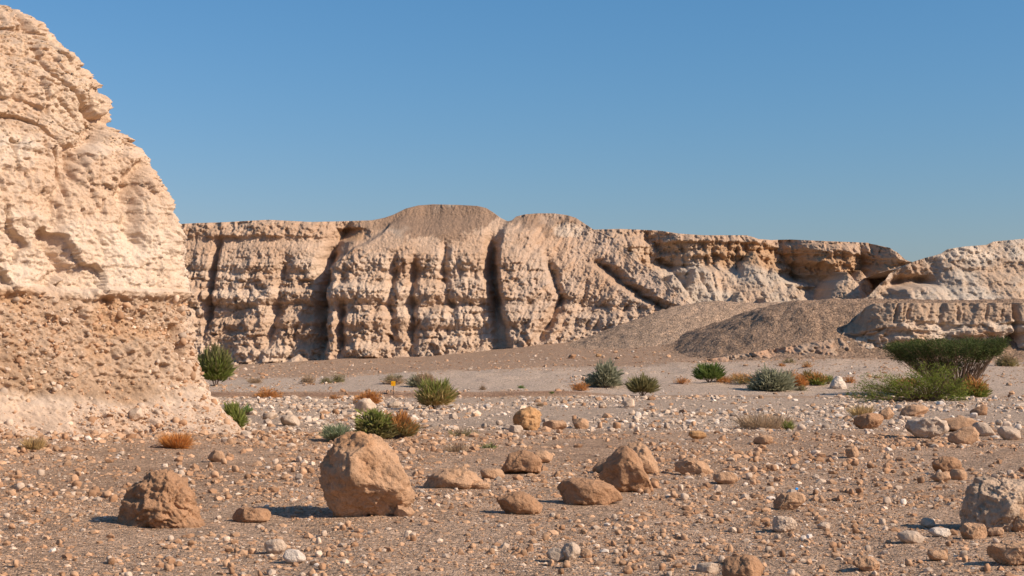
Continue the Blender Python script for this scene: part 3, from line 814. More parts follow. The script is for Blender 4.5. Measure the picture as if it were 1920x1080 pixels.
boulder(1362, 908, 50, 22, "tan", "small flat tan boulder near the smooth low one", sub=4, group=G1)
boulder(991, 806, 56, 40, "orange", "blocky orange weathered boulder on the pale stony band",
        [(964, 804), (963, 782), (974, 770), (995, 765), (1012, 770), (1018, 785), (1014, 800), (1000, 808)], sub=5, rough=1.6, group=G1)
boulder(1040, 805, 52, 17, "tan", "flat tan boulder at the right foot of the blocky orange boulder", sub=4, group=G1)
boulder(1089, 804, 32, 21, "tan", "small peaked tan boulder right of the blocky orange boulder", sub=4, group=G1)
boulder(968, 812, 30, 15, "grey", "small grey boulder at the left foot of the blocky orange boulder", sub=4, group=G1)
boulder(1740, 822, 80, 42, "grey", "rounded grey tan boulder in front of the acacia, overhanging its shadow",
        [(1700, 802), (1706, 786), (1724, 780), (1752, 781), (1774, 790), (1779, 805), (1768, 818), (1735, 822), (1712, 817)], sub=5, facets=6, sink=0.03, depth=34, group=G1)
boulder(1808, 832, 60, 32, "tan", "smooth tilted oval boulder right of the rounded one",
        [(1778, 826), (1784, 813), (1805, 801), (1826, 800), (1836, 812), (1832, 826), (1815, 832), (1790, 832)], sub=5, facets=4, rough=.5, depth=20, group=G1)
boulder(1800, 810, 90, 28, "tan", "broad flat boulder behind the smooth tilted oval one", sub=4, group=G1)
boulder(1628, 803, 60, 28, "brown", "wedge shaped brown boulder left of the rounded grey tan one", sub=5, group=G1)
boulder(1662, 786, 28, 22, "tan", "small upright tan boulder behind the wedge shaped one", sub=4, group=G1)
boulder(1712, 780, 62, 20, "tan", "pinkish slab close under the acacia branches", sub=4, group=G1)
boulder(1845, 818, 44, 26, "grey", "grey angular boulder just right of the broad flat one", sub=4, group=G1)
boulder(1893, 824, 44, 26, "grey", "lumpy grey boulder by the right edge of the stony bank", sub=4, group=G1)
boulder(1838, 778, 40, 16, "brown", "low brown boulder right of the acacia on the pebble bank", sub=4, group=G1)
boulder(1868, 992, 128, 96, (0.48, 0.345, 0.235), "big grey boulder with steep pitted front at the right edge",
        [(1806, 985), (1812, 948), (1824, 918), (1836, 900), (1862, 896), (1905, 897), (1940, 905), (1958, 950), (1960, 990), (1900, 993), (1840, 994)], sub=6, facets=4, rough=1.5, depth=62, group=G1, planes=[((-.6, -.75, .2), .82), ((.3, -.9, .25), .85), ((0, -.4, .9), .9)])
boulder(1912, 996, 40, 44, "tan", "rounded tan lump against the front of the big grey boulder", sub=5, facets=4, group=G1)
boulder(1826, 1010, 50, 30, "tan", "round tan boulder at the left foot of the big grey boulder", sub=5, facets=5, group=G1)
boulder(1762, 1006, 44, 17, "white", "smooth whitish stone in the shadow of the big grey boulder", sub=4, facets=3, rough=.4, group=G1)
boulder(1708, 1018, 54, 22, "grey", "flat grey stone left of the smooth whitish one", sub=4, facets=4, rough=.5, group=G1)
boulder(1866, 1004, 36, 15, "tan", "small pinkish stone right of the round tan boulder", sub=4, group=G1)
boulder(1742, 990, 32, 18, "grey", "dark grey stone shaded behind the smooth whitish stone", sub=4, group=G1)
boulder(1776, 890, 54, 34, "brown", "hump backed brown boulder in the right middle of the rubble", sub=5, facets=6, group=G1)
boulder(1768, 903, 42, 17, "tan", "low tan stone in front of the hump backed boulder", sub=4, group=G1)
boulder(1798, 899, 34, 20, "tan", "rounded tan stone at the right of the hump backed boulder", sub=4, group=G1)
boulder(1478, 955, 64, 32, "tan", "angular tan boulder with sloping right side on open gravel", sub=5, group=G1)
boulder(1470, 997, 48, 28, "pale", "pale pointed boulder in the right foreground gravel", sub=5, group=G1)
boulder(1546, 992, 32, 12, "pale", "small pale flat stone right of the pale pointed boulder", sub=4, group=G1)
boulder(1398, 1088, 84, 46, "brown", "large rust brown boulder cut by the bottom edge of the picture", sub=5, group=G1)
boulder(1626, 1070, 56, 26, "tan", "tan boulder near the bottom edge in the right foreground", sub=5, group=G1)
boulder(1328, 1074, 46, 20, "grey", "rounded grey stone left of the rust brown boulder", sub=4, facets=4, group=G1)
boulder(1900, 1056, 110, 42, "tan", "broad tan boulder in the bottom right corner", sub=5, group=G1)
boulder(1760, 1052, 46, 20, "tan", "small tan boulder left of the broad corner boulder", sub=4, group=G1)
boulder(515, 1038, 48, 26, "pale", "pale angular stone behind the white cobble in the left foreground", sub=4, group=G1)
boulder(551, 1056, 44, 26, "white", "bright white rounded cobble in the left foreground", sub=4, facets=4, rough=.5, group=G1)
boulder(1071, 1052, 34, 36, "grey", "upright grey stone in the centre foreground", sub=4, group=G1)
boulder(1044, 1053, 40, 24, "grey", "dark flat stone leaning on the upright grey stone", sub=4, group=G1)
boulder(1098, 1046, 24, 18, "tan", "small tan stone right of the upright grey stone", sub=4, group=G1)
boulder(1598, 858, 26, 22, "tan", "upright pale tan stone below the dry grass by the wedge boulder", sub=4, group=G1)
boulder(1432, 833, 40, 17, "tan", "flat tan boulder below the dry grey grass", sub=4, group=G1)
boulder(1308, 823, 34, 16, "orange", "small orange boulder in the middle rubble", sub=4, group=G1)
boulder(1572, 729, 36, 26, "white", "bright white angular boulder left of the acacia",
        [(1553, 728), (1560, 715), (1568, 706), (1576, 705), (1584, 716), (1590, 729)], sub=5, facets=8, group=G1)
boulder(545, 798, 42, 20, "grey", "grey angular boulder on the stony band left of the largest boulder", sub=4, group=G1)
boulder(686, 772, 42, 24, "pale", "pale split boulder in front of the orange bush", sub=4, group=G1)
boulder(738, 764, 26, 14, "grey", "grey boulder on the pale stones left of the green broom bush", sub=4, group=G1)
boulder(1178, 764, 24, 18, "pale", "pale round boulder below the olive bush", sub=4, group=G1)
boulder(1130, 765, 16, 12, "pale", "pale round stone left of the one below the olive bush", sub=4, group=G1)
boulder(505, 786, 30, 14, "grey", "small dark grey boulder beside the bright green tuft", sub=4, group=G1)
boulder(406, 866, 34, 22, "tan", "tan boulder on the rubble bank below the near cliff", sub=4, group=G1)
boulder(1072, 672, 18, 8, "brown", "rusty boulder on the gravel slope below the buttress", sub=3, group=G1)
boulder(1122, 669, 12, 6, "orange", "small orange stone on the gravel slope right of the rusty boulder", sub=3, group=G1)

# a cobble resting on the foot of the near cliff: nearest cliff vertex in view direction of photo (254, 782)
_u = 960 + cX / cY * F; _v = HZ - (cZ - EYE) / cY * F
_i = np.unravel_index(np.argmin((_u - 254) ** 2 + (_v - 780) ** 2 + cY * .01), _u.shape)
boulder(254, 782, 27, 25, "pale", "pale cobble perched on the foot of the near cliff", sub=4, sink=0.1, group=G1,
        at=(float(cX[_i]) + .02, float(cY[_i]) - .06, float(cZ[_i]) - .12))

# stones set in the conglomerate of the near cliff
def embedded():
    rng = np.random.default_rng(44)
    meshes = []
    for k in range(10):
        p, f = rock_shape(rng, [(a * .5, b - .5) for a, b in np.array(blob(rng, 2, 1.0))], 2, 6)
        meshes.append((p, f))
    ms = [raw_mesh("cliff_stone", p, f, np.tile(np.array(RC[cc]), (len(p), 1)), True) for (p, f), cc in zip(meshes, ["tan", "brown", "pale", "tan", "grey", "tan", "pale", "brown", "tan", "pale"])]
    for m in ms: m.materials.append(M_STONE)
    cand = np.argwhere((cCon + cTal > 0.5) & (_u > -10) & (_u < 440) & (_v < 830))
    w = 0.3 + sstep(200, 420, _u[cand[:, 0], cand[:, 1]])
    pick = rng.choice(len(cand), 230, replace=False, p=w / w.sum())
    for q, i in enumerate(pick):
        a, b = cand[i]
        s = float(np.clip(0.10 * rng.pareto(2.2) + 0.06, 0.05, 0.24))
        o = link("cliff_stone", ms[q % 10], parent=cliff, loc=(cX[a, b], cY[a, b], cZ[a, b]), rot=rng.uniform(0, 6.28, 3))
        o.scale = (s, s * rng.uniform(.7, 1), s * rng.uniform(.6, .9))
embedded()

# ------------------------------------------------------------------ loose stones
def cliff_rubble():
    rng = np.random.default_rng(71)
    cand = np.argwhere((cTal + .4 * cCon > 0.35) & (_u > -30) & (_u < 480))
    w = sstep(-.5, .4, fbm(cX[cand[:, 0], cand[:, 1]] * .7, cY[cand[:, 0], cand[:, 1]] * .7, cZ[cand[:, 0], cand[:, 1]] * .9, 3)) + .08
    w = w * (.35 + 1.6 * sstep(745, 830, _v[cand[:, 0], cand[:, 1]]))
    pick = cand[rng.choice(len(cand), 6000, replace=False, p=w / w.sum())]
    a, b = pick[:, 0], pick[:, 1]
    s = np.clip(0.035 + 0.03 * rng.pareto(2.0, len(a)), .03, .2)
    col = np.array([RC["tan"], RC["pale"], RC["brown"], RC["grey"]])[rng.integers(0, 4, len(a))] * rng.uniform(.85, 1.2, (len(a), 1))
    v0, f0 = ico(1)
    V, Fc, C = pile(rng, v0, f0, np.arange(len(a)), cX[a, b], cY[a, b], cZ[a, b], s, col, 0)
    link("cliff_rubble", raw_mesh("cliff_rubble", V, Fc, C, False), M_GRAVEL, parent=cliff, kind="stuff")

def pile(rr, v0, f0, i, x, d, z, s, col, off):
    nv = len(v0); n = len(i)
    var = np.stack([v0 * (1 + rr.uniform(-.3, .25, (nv, 1))) * np.array((1, rr.uniform(.65, .95), rr.uniform(.45, .8))) for _ in range(24)])
    th = rr.uniform(0, 6.283, n); tl = rr.normal(0, .35, n)
    q = var[rr.integers(0, 24, n)] * (s[i] * 0.5)[:, None, None]
    y1 = q[..., 1] * np.cos(tl)[:, None] - q[..., 2] * np.sin(tl)[:, None]
    z1 = q[..., 1] * np.sin(tl)[:, None] + q[..., 2] * np.cos(tl)[:, None]
    x2 = q[..., 0] * np.cos(th)[:, None] - y1 * np.sin(th)[:, None]
    y2 = q[..., 0] * np.sin(th)[:, None] + y1 * np.cos(th)[:, None]
    V = np.stack([x2 + x[i][:, None], y2 + d[i][:, None], z1 + (z[i] + s[i] * rr.uniform(-.14, .14, n))[:, None]], -1).reshape(-1, 3)
    Fc = (f0[None] + (np.arange(n) * nv)[:, None, None]).reshape(-1, 3) + off
    return V, Fc, np.repeat(col[i], nv, 0)

def scatter():
    rng = np.random.default_rng(5)
    xs, ds, ss = [], [], []
    def zone(n, d0, d1, smin, smax, al, mask=None, spread=0.42):
        d = np.sqrt(rng.uniform(d0 ** 2, d1 ** 2, n * 3)) if True else None
        x = rng.uniform(-1, 1, n * 3) * (spread * d + 1.5)
        keep = np.ones(len(d), bool)
        if mask is not None: keep = rng.random(len(d)) < mask(x, d)
        d = d[keep][:n]; x = x[keep][:n]
        u = rng.random(len(d))
        s = (smin ** -al + u * (smax ** -al - smin ** -al)) ** (-1 / al)
        xs.append(x); ds.append(d); ss.append(s)
    patch = lambda f, lo, hi: (lambda x, d: 0.10 + 0.90 * sstep(lo, hi, fbm(x * f, d * f * 0.6, 12.0, 3)))
    zone(32000, 10.8, 20, 0.016, 0.16, 1.7, patch(0.35, -0.6, 0.2))
    zone(28000, 19, 36, 0.028, 0.28, 1.65, patch(0.22, -0.6, 0.2))
    zone(24000, 37, 69, 0.05, 0.45, 1.7, patch(0.13, -0.5, 0.15))
    zone(4500, 69, 102, 0.07, 0.45, 2.0, patch(0.10, -0.1, 0.4))
    zone(7500, 84, 135, 0.10, 0.5, 2.3, lambda x, d: sstep(94, 108, d) + 0.6 * sstep(14, 22, x))
    # rubble bank below the near cliff
    n = 2400
    x = rng.uniform(-13, -4.5, n); d = 30.5 + 0.5 * (x + 9) + rng.normal(0, 1.1, n)
    xs.append(x); ds.append(d); ss.append(0.05 + 0.05 * rng.pareto(2.4, n).clip(0, 4))
    x = np.concatenate(xs); d = np.concatenate(ds); s = np.concatenate(ss)
    ok = np.ones(len(x), bool)
    for bx, by, br in SPOTS:
        ok &= (np.hypot(x - bx, d - by) > br + s * 0.5) | (s < 0.05)
    # not inside the near cliff
    ok &= ~((x < -5.0) & (d > 36.5 + 1.05 * (x + 7.0)) & (d < 60) & (x < -0.19 * d))
    x, d, s = x[ok], d[ok], s[ok]
    z = ground(x, d)
    zone_n = np.where(d < 36, 0, np.where(d < 69, 1, 2))
    # colours
    r = rng.random(len(x)); jit = rng.uniform(0.75, 1.2, len(x))[:, None]
    near = np.array([RC["tan"], RC["brown"], RC["pale"], RC["grey"], RC["white"]]); 
    pn_ = np.array([[.42, .37, .11, .08, .02], [.16, .07, .38, .27, .12], [.40, .33, .15, .10, .02]])
    cum = np.cumsum(pn_, 1)[zone_n]
    idx = (r[:, None] > cum).sum(1).clip(0, 4)
    col = near[idx] * jit
    fwd = (np.abs(x / d) < 0.37) & (d < 70) & (d > 12.2)
    app = np.where(fwd, s / d, 0)
    big = np.argsort(-app)[:290]
    rest = np.ones(len(x), bool); rest[big] = False
    # the mass of small stones, joined
    rr = np.random.default_rng(9)
    octv = np.array([(1, 0, 0), (-1, 0, 0), (0, 1, 0), (0, -1, 0), (0, 0, 1), (0, 0, -1)], float)
    octf = np.array([(0, 2, 4), (2, 1, 4), (1, 3, 4), (3, 0, 4), (2, 0, 5), (1, 2, 5), (3, 1, 5), (0, 3, 5)])
    ra = s / d; cut = np.sort(ra[rest])[-9000]
    joined = []
    off = 0
    for v0, f0, sel in ((*ico(1), rest & (ra >= cut)), (octv, octf, rest & (ra < cut))):
        joined.append(pile(rr, v0, f0, np.where(sel)[0], x, d, z, s, col, off)); off += len(joined[-1][0])
    link("gravel", raw_mesh("gravel", np.concatenate([j[0] for j in joined]), np.concatenate([j[1] for j in joined]), np.concatenate([j[2] for j in joined]), False),
         M_GRAVEL, kind="stuff", label="loose gravel and cobbles covering the wadi floor", cat="gravel")
    # the ones that show largest
    shapes = [rock_shape(rr, [(a * .5, b - .5) for a, b in np.array(blob(rr, 2, 1.0))], 3, 8) for _ in range(10)]
    shade = ["tan", "brown", "pale", "grey", "white"]
    word = ["tan", "brown", "pale cream", "grey", "whitish"]
    cache = {}; made = {}
    for q_, j in enumerate(big):
        k = int(idx[j]); sh = int(rr.integers(0, 10))
        if (k, sh) not in cache:
            p, f = shapes[sh]
            me = raw_mesh("stone", p, f, tint(rr, p * .4, RC[shade[k]]), True); me.materials.append(M_STONE)
            cache[(k, sh)] = me
        px = 960 + x[j] / d[j] * F; py = HZ + (EYE - z[j]) / d[j] * F
        sc = (s[j] * .55, s[j] * rr.uniform(.42, .55), s[j] * rr.uniform(.4, .62))
        shp = "flattish" if sc[2] < .46 * s[j] else "blocky" if sc[2] > .55 * s[j] else "rounded"
        nb = min(NICK, key=lambda q: math.hypot(960 + q[0] / q[1] * F - px, 2.2 * (HZ + EYE / q[1] * F - py)))
        ex = px - (960 + nb[0] / nb[1] * F); ey = py - (HZ + EYE / nb[1] * F)
        far = "well " if math.hypot(ex, 2.2 * ey) > 140 else ""
        rel = ("right of" if ex > 0 else "left of") if abs(ex) > 1.6 * abs(ey) else ("in front of" if ey > 0 else "behind")
        lab = "%s %s stone %s%s the %s" % (word[k], shp, far, rel, nb[2])
        o = link("stone", cache[(k, sh)], loc=(x[j], d[j], z[j] + s[j] * .17), rot=(rr.normal(0, .2), rr.normal(0, .2), rr.uniform(0, 6.28)),
                 label=lab, cat="stone", group="loose stones lying on the gravel")
        o.scale = sc
        made.setdefault(lab, []).append((px, o))
    num = ["two", "three", "four", "five", "six", "seven", "eight", "nine", "ten"]; order = ["leftmost", "second from left", "third from left", "fourth from left", "fifth from left", "sixth from left", "seventh from left", "eighth from left", "ninth from left"]
    for lab, it in made.items():
        it.sort(key=lambda q: q[0])
        for r_, (_, o) in enumerate(it):
            if len(it) > 1: o["label"] = lab + (", rightmost" if r_ == len(it) - 1 else ", " + order[min(r_, 8)]) + (" of " + num[min(len(it), 10) - 2])
cliff_rubble()
scatter()

# ------------------------------------------------------------------ plants
def blades(P0, D, L, Wd, rng, c0, c1, droop=0.0):
    """thin triangles from P0 along D; returns verts, faces, colours"""
    n = len(P0)
    D = D / np.linalg.norm(D, axis=1)[:, None]
    side = np.cross(D, rng.normal(size=(n, 3))); side /= np.linalg.norm(side, axis=1)[:, None] + 1e-9
    mid = P0 + D * (L * .55)[:, None]
    tip = P0 + D * L[:, None]; tip[:, 2] -= droop * L
    w = Wd[:, None] * side
    V = np.stack([P0 - w * .5, P0 + w * .5, mid + w * .7, mid - w * .7, tip], 1).reshape(-1, 3)
    b = (np.arange(n) * 5)[:, None]
    Fa = np.concatenate([b + np.array([[0, 1, 2]]), b + np.array([[0, 2, 3]]), b + np.array([[3, 2, 4]])])
    t = rng.random(n)[:, None]
    C = np.repeat((np.array(c0) * (1 - t) + np.array(c1) * t) * rng.uniform(.75, 1.2, (n, 1)) * 1.5, 5, 0)
    return V, Fa, C

def tubes(segs, r0, r1, sides=4):
    """list of polylines -> tapered tubes"""
    V = []; Fa = []; o = 0
    for s, ra, rb in zip(segs, r0, r1):
        s = np.array(s, float); n = len(s)
        for i in range(n):
            t = s[min(i + 1, n - 1)] - s[max(i - 1, 0)]; t = t / (np.linalg.norm(t) + 1e-9)
            a = np.cross(t, (0.3, 1, 0.2)); a /= np.linalg.norm(a) + 1e-9; b = np.cross(t, a)
            r = ra + (rb - ra) * i / (n - 1)
            for k in range(sides):
                q = 2 * np.pi * k / sides
                V.append(s[i] + r * (np.cos(q) * a + np.sin(q) * b))
            if i:
                for k in range(sides):
                    k2 = (k + 1) % sides
                    Fa.append((o + (i - 1) * sides + k, o + (i - 1) * sides + k2, o + i * sides + k2, o + i * sides + k))
        o += n * sides
    return np.array(V), np.array(Fa)

PC = {"orange": ((0.44, 0.20, 0.055), (0.34, 0.165, 0.06)), "green": ((0.14, 0.17, 0.035), (0.21, 0.21, 0.06)), "dark": ((0.07, 0.11, 0.025), (0.12, 0.15, 0.035)),
      "olive": ((0.20, 0.17, 0.07), (0.15, 0.14, 0.06)), "greygreen": ((0.25, 0.235, 0.15), (0.18, 0.185, 0.115)), "dry": ((0.36, 0.25, 0.15), (0.26, 0.19, 0.12)),
      "blue": ((0.17, 0.205, 0.11), (0.22, 0.24, 0.14)), "bright": ((0.11, 0.21, 0.03), (0.08, 0.15, 0.03)), "yellow": ((0.40, 0.29, 0.13), (0.33, 0.23, 0.11))}

def shrub(px, py, w, h, kind, color, label, cat="shrub", n=None, group="shrubs and tufts on the wadi floor", name="desert_shrub", lean=0.0, color2=None):
    rng = np.random.default_rng(int(px * 13 + py * 7))
    x, d, z = to_ground(px, py)
    m = d / F; W = w * m * 1.08; H = h * m * 1.12; D_ = min(W, 2.6) * 0.8
    n = n or int(np.clip(w * h * 1.0, 280, 3400))
    c0, c1 = PC[color]
    root = bpy.data.objects.new(name, None); COL.objects.link(root); root.location = (x, d, z - 0.02)
    root["label"] = label; root["category"] = cat; root["group"] = group
    if kind == "dome":            # dense rounded cushion of short twigs
        a = rng.uniform(0, 2 * np.pi, n); cz = rng.uniform(0.0, 1, n) ** 0.8
        rr = np.sqrt(1 - cz ** 2)
        N = np.stack([rr * np.cos(a), rr * np.sin(a), cz], 1)
        lump = 1 + 0.42 * fbm(N[:, 0] * 2.1 + px, N[:, 1] * 2.1, N[:, 2] * 2.1, 3, .6)
        rad = rng.uniform(.3, .9, n) * lump
        P0 = N * rad[:, None] * np.array((W * .5, D_ * .5, H * .92))
        Dr = N + rng.normal(0, .55, (n, 3)); Dr[:, 2] = np.abs(Dr[:, 2]) * .8 + .1
        L = rng.uniform(.16, .34, n) * H; Wd = np.maximum(L * .12, m * .45)
    elif kind == "broom":         # upright stems fanning out of the crown
        a = rng.uniform(0, 2 * np.pi, n); t = rng.uniform(0, 1, n) ** .6
        f = rng.uniform(.3, 1, n)
        tipx = np.cos(a) * t * W * .5; tipy = np.sin(a) * t * D_ * .5
        top = H * np.sqrt(np.maximum(1 - (t * .85) ** 2, .1)) * (1 + .5 * fbm(np.cos(a) * t * 2.6 + px, np.sin(a) * t * 2.2, 0.5, 2))
        T = np.stack([tipx + lean * top, tipy, top], 1)
        P0 = T * f[:, None] * np.array((1, 1, 1)) * .82; P0[:, 0] += (1 - f) * tipx * .25
        Dr = T * np.array((1, 1, 1.0)) / H + rng.normal(0, .28, (n, 3)); Dr[:, 2] = np.abs(Dr[:, 2])
        L = rng.uniform(.15, .4, n) * H; Wd = np.maximum(L * .07, m * .4)
    else:                          # loose dry tuft
        a = rng.uniform(0, 2 * np.pi, n); t = np.sqrt(rng.uniform(0, 1, n))
        P0 = np.stack([np.cos(a) * t * W * .38, np.sin(a) * t * D_ * .38, rng.uniform(0, .25, n) * H], 1)
        Dr = np.stack([np.cos(a) * t * .6, np.sin(a) * t * .6, rng.uniform(.5, 1.2, n)], 1) + rng.normal(0, .3, (n, 3)); Dr[:, 2] = np.abs(Dr[:, 2])
        L = rng.uniform(.3, .95, n) * H; Wd = np.maximum(L * .03, m * .3)
    V, Fa, C = blades(P0, Dr, L, Wd, rng, c0, c1)
    if color2:
        b0, b1 = PC[color2]
        low = np.repeat(sstep(.2, .55, rng.random(n) * .5 + .7 * (1 - P0[:, 2] / H) - .25), 5)
        C = C * (1 - low)[:, None] + np.repeat(np.array(b0) * 1.5 * rng.uniform(.8, 1.15, (n, 1)), 5, 0) * low[:, None]
    link("foliage", raw_mesh("foliage", V, Fa, C, False), M_PLANT, parent=root)
    k = 26
    a = rng.uniform(0, 6.28, k)
    segs = [[(0.03 * W * np.cos(q), 0.03 * W * np.sin(q), -0.03), (W * .2 * np.cos(q), D_ * .2 * np.sin(q), H * .4), (W * .36 * np.cos(q) * u, D_ * .36 * np.sin(q) * u, H * (.55 + .3 * u))] for q, u in zip(a, rng.random(k))]
    V, Fa = tubes(segs, np.full(k, max(.012, m * .35)), np.full(k, .004), 3)
    link("stems", raw_mesh("stems", V, Fa, None, False), M_WOOD, parent=root)
    return root

shrub(404, 724, 60, 62, "broom", "olive", "tall grey green bush at the foot of the far cliff beside the near cliff", color2="green")
shrub(446, 807, 44, 44, "broom", "green", "green broom leaning against the foot of the near cliff", lean=-.3)
shrub(463, 778, 28, 17, "broom", "bright", "small bright green tuft among pale stones near the cliff foot")
shrub(503, 746, 56, 18, "dome", "orange", "flat orange cushion bush on the pale track, nearest the near cliff")
shrub(478, 719, 28, 13, "tuft", "dry", "faint dry tuft right of the tall grey green bush")
shrub(577, 720, 32, 17, "dome", "dry", "dry brown cushion at the far edge of the track, left of the olive pair")
shrub(612, 719, 28, 13, "dome", "olive", "olive brown tuft, left of the pair at the far track edge")
shrub(634, 717, 26, 16, "dome", "olive", "olive yellow tuft, right of the pair at the far track edge")
shrub(690, 758, 54, 25, "dome", "orange", "orange cushion bush behind the pale split boulder")
shrub(625, 748, 20, 9, "dome", "orange", "tiny orange tuft left of the orange cushion by the split boulder")
shrub(738, 720, 50, 18, "dome", "olive", "low olive brown bush right behind the yellow sign", color2="dry")
shrub(778, 724, 30, 22, "dome", "greygreen", "small dark grey green bush beside the pinkish dry one")
shrub(798, 723, 46, 24, "dome", "dry", "pinkish dry round bush right of the yellow sign")
shrub(818, 767, 78, 48, "broom", "green", "yellow green broom bush on the stony band right of the yellow sign", color2="yellow")
shrub(632, 828, 68, 30, "broom", "blue", "blue green bush just behind the largest boulder")
shrub(704, 820, 66, 50, "dome", "green", "green bush joined to an orange one behind the largest boulder", color2="olive")
shrub(748, 822, 84, 40, "broom", "orange", "orange tipped bush at the right of the green one behind the largest boulder", color2="olive")
shrub(868, 818, 64, 16, "tuft", "olive", "sparse olive tuft between the orange tipped bush and the orange boulder", n=260)
shrub(857, 847, 46, 18, "tuft", "dry", "reddish dry grass tuft right above the long low boulder", n=300)
shrub(916, 840, 44, 12, "dome", "bright", "low bright green herb behind the squat brown boulder", n=260)
shrub(1088, 733, 36, 17, "dome", "orange", "orange cushion bush left of the grey green dome bush")
shrub(1133, 725, 58, 42, "dome", "greygreen", "grey green dome bush beside the orange cushion on the track")
shrub(1205, 742, 66, 36, "broom", "olive", "olive spiky bush right of the grey green dome bush")
shrub(1279, 719, 32, 13, "dome", "orange", "small orange cushion left of the dark green bush")
shrub(1330, 717, 66, 32, "broom", "dark", "dark green bush at the left end of the bush row")
shrub(1357, 718, 38, 15, "dome", "orange", "orange cushion at the right foot of the dark green bush")
shrub(1400, 719, 60, 18, "dome", "orange", "rusty orange bush in the row between the dark green and the large grey green bush", color2="olive")
shrub(1448, 732, 84, 38, "dome", "greygreen", "large grey green bush in the middle of the bush row")
shrub(1498, 724, 34, 22, "dome", "orange", "orange bush touching the right side of the large grey green bush")
shrub(1533, 722, 36, 24, "dome", "orange", "bright orange bush near the white angular boulder", color2="green")
shrub(1503, 733, 24, 12, "dome", "olive", "small olive cushion below the orange bush of the row")
shrub(1553, 720, 22, 16, "broom", "green", "small green tuft left of the white angular boulder")
shrub(1476, 717, 50, 20, "dome", "orange", "orange bush hidden behind the large grey green bush")
shrub(1380, 713, 34, 14, "dome", "orange", "pale orange tuft behind the rusty orange bush of the row", color2="yellow")
shrub(1516, 716, 30, 22, "dome", "olive", "olive bush between the two orange bushes of the row", color2="orange")
shrub(1420, 731, 34, 14, "tuft", "olive", "thin olive tuft left of the large grey green bush")
shrub(1480, 681, 30, 9, "dome", "olive", "low yellowish olive tuft under the cut bank")
shrub(1466, 687, 18, 7, "dome", "orange", "small bright orange tuft on the slope above the bush row")
shrub(1513, 689, 24, 11, "dome", "yellow", "pale orange tuft on the slope left of the acacia", color2="orange")
shrub(1593, 718, 26, 14, "dome", "orange", "orange tuft just right of the white angular boulder")
shrub(1435, 804, 110, 30, "tuft", "dry", "wide patch of dry grey grass in the middle rubble", n=900)
shrub(1478, 808, 28, 18, "broom", "green", "green tuft at the right end of the dry grey grass")
shrub(1616, 782, 44, 24, "tuft", "yellow", "dry yellow grass tuft behind the wedge shaped boulder", n=500)
shrub(1826, 744, 56, 32, "dome", "orange", "orange and green bush at the right foot of the acacia", color2="green")
shrub(1888, 687, 42, 24, "dome", "dry", "brown dry bush below the terrace cliff right of the acacia", color2="olive")
shrub(1700, 726, 60, 18, "dome", "orange", "orange bush half hidden behind the low acacia branches")
shrub(330, 840, 50, 28, "tuft", "dry", "rust coloured dry bush at the foot of the near cliff", n=1600, color2="orange")
shrub(64, 843, 36, 24, "tuft", "yellow", "straw coloured tuft at the foot of the near cliff, far left", n=700)
shrub(1012, 762, 12, 8, "tuft", "dry", "tiny dry orange tuft above the blocky orange boulder")
shrub(977, 728, 16, 6, "dome", "bright", "tiny bright green tuft on the track in the middle")
shrub(1035, 739, 12, 5, "dome", "bright", "tiny green herb at the edge of the track, left of the orange cushion")
shrub(905, 731, 16, 9, "dome", "dry", "tiny dry tuft on the track right of the yellow green broom")

def acacia(px, py, spans, label, name, cat, leafc, nb, leaves, seed, flat=True, group=None):
    """spans: list of photo (px,py) points the limbs reach"""
    rng = np.random.default_rng(seed)
    x, d, z = to_ground(px, py); m = d / F
    root = bpy.data.objects.new(name, None); COL.objects.link(root); root.location = (x, d, z - .03)
    root["label"] = label; root["category"] = cat
    ends = []; segs = []; r0 = []; r1 = []
    for i in range(nb):
        ex, ez, ey = spans(rng)
        E = np.array(((ex - px) * m, ey * m, (py - ez) * m))
        B = np.array((rng.normal(0, 3) * m, rng.normal(0, 3) * m, 0))
        M1 = B + (E - B) * .45 + rng.normal(0, 3.5, 3) * m; M1[2] = max(M1[2], .05)
        M1[2] -= 0.10 * E[2] if flat else 0
        segs.append([B, M1, (M1 + E) / 2 + rng.normal(0, 2, 3) * m, E]); r0.append(rng.uniform(.5, 1.3) * m); r1.append(.2 * m)
        for t in ((.35, .55, .72, .88, 1.0) if flat is False else (.72, .88, 1.0)):
            ends.append(M1 + (E - M1) * t + rng.normal(0, 2, 3) * m)
    ends = np.array(ends)
    V, Fa = tubes(segs, r0, r1, 5)
    link("branches", raw_mesh("branches", V, Fa, None, True), M_WOOD, parent=root)
    tr = [[(0, 0, -.1), (rng.normal(0, .05), 0, .25), (rng.normal(0, .1), .05, .6)]]
    V, Fa = tubes(tr, [.11], [.06], 8)
    link("trunk", raw_mesh("trunk", V, Fa, None, True), M_WOOD, parent=root)
    # leaf sprays around the branch ends
    ci = rng.integers(0, len(ends), leaves)
    # twigs
    tw = rng.normal(0, 1, (len(ends), 3)) * .5
    base = ends[ci] + rng.normal(0, 1, (leaves, 3)) * np.array((6, 7, 3.0)) * m
    Dr = np.stack([ends[ci][:, 0] * .25 + rng.normal(0, .8, leaves), ends[ci][:, 1] * .25 + rng.normal(0, .8, leaves), rng.normal(.35, .55, leaves)], 1)
    L = rng.uniform(2.5, 7.5, leaves) * m; Wd = rng.uniform(.4, .85, leaves) * m
    c0, c1 = leafc
    V, Fa, C = blades(base, Dr, L, Wd, rng, c0, c1)
    cl = rng.uniform(.7, 1.25, len(ends))[ci]
    C = C * np.repeat(cl, 5)[:, None]
    V[:, 2] = np.maximum(V[:, 2], .02)
    link("crown", raw_mesh("crown", V, Fa, C, False), M_PLANT, parent=root)
    return root

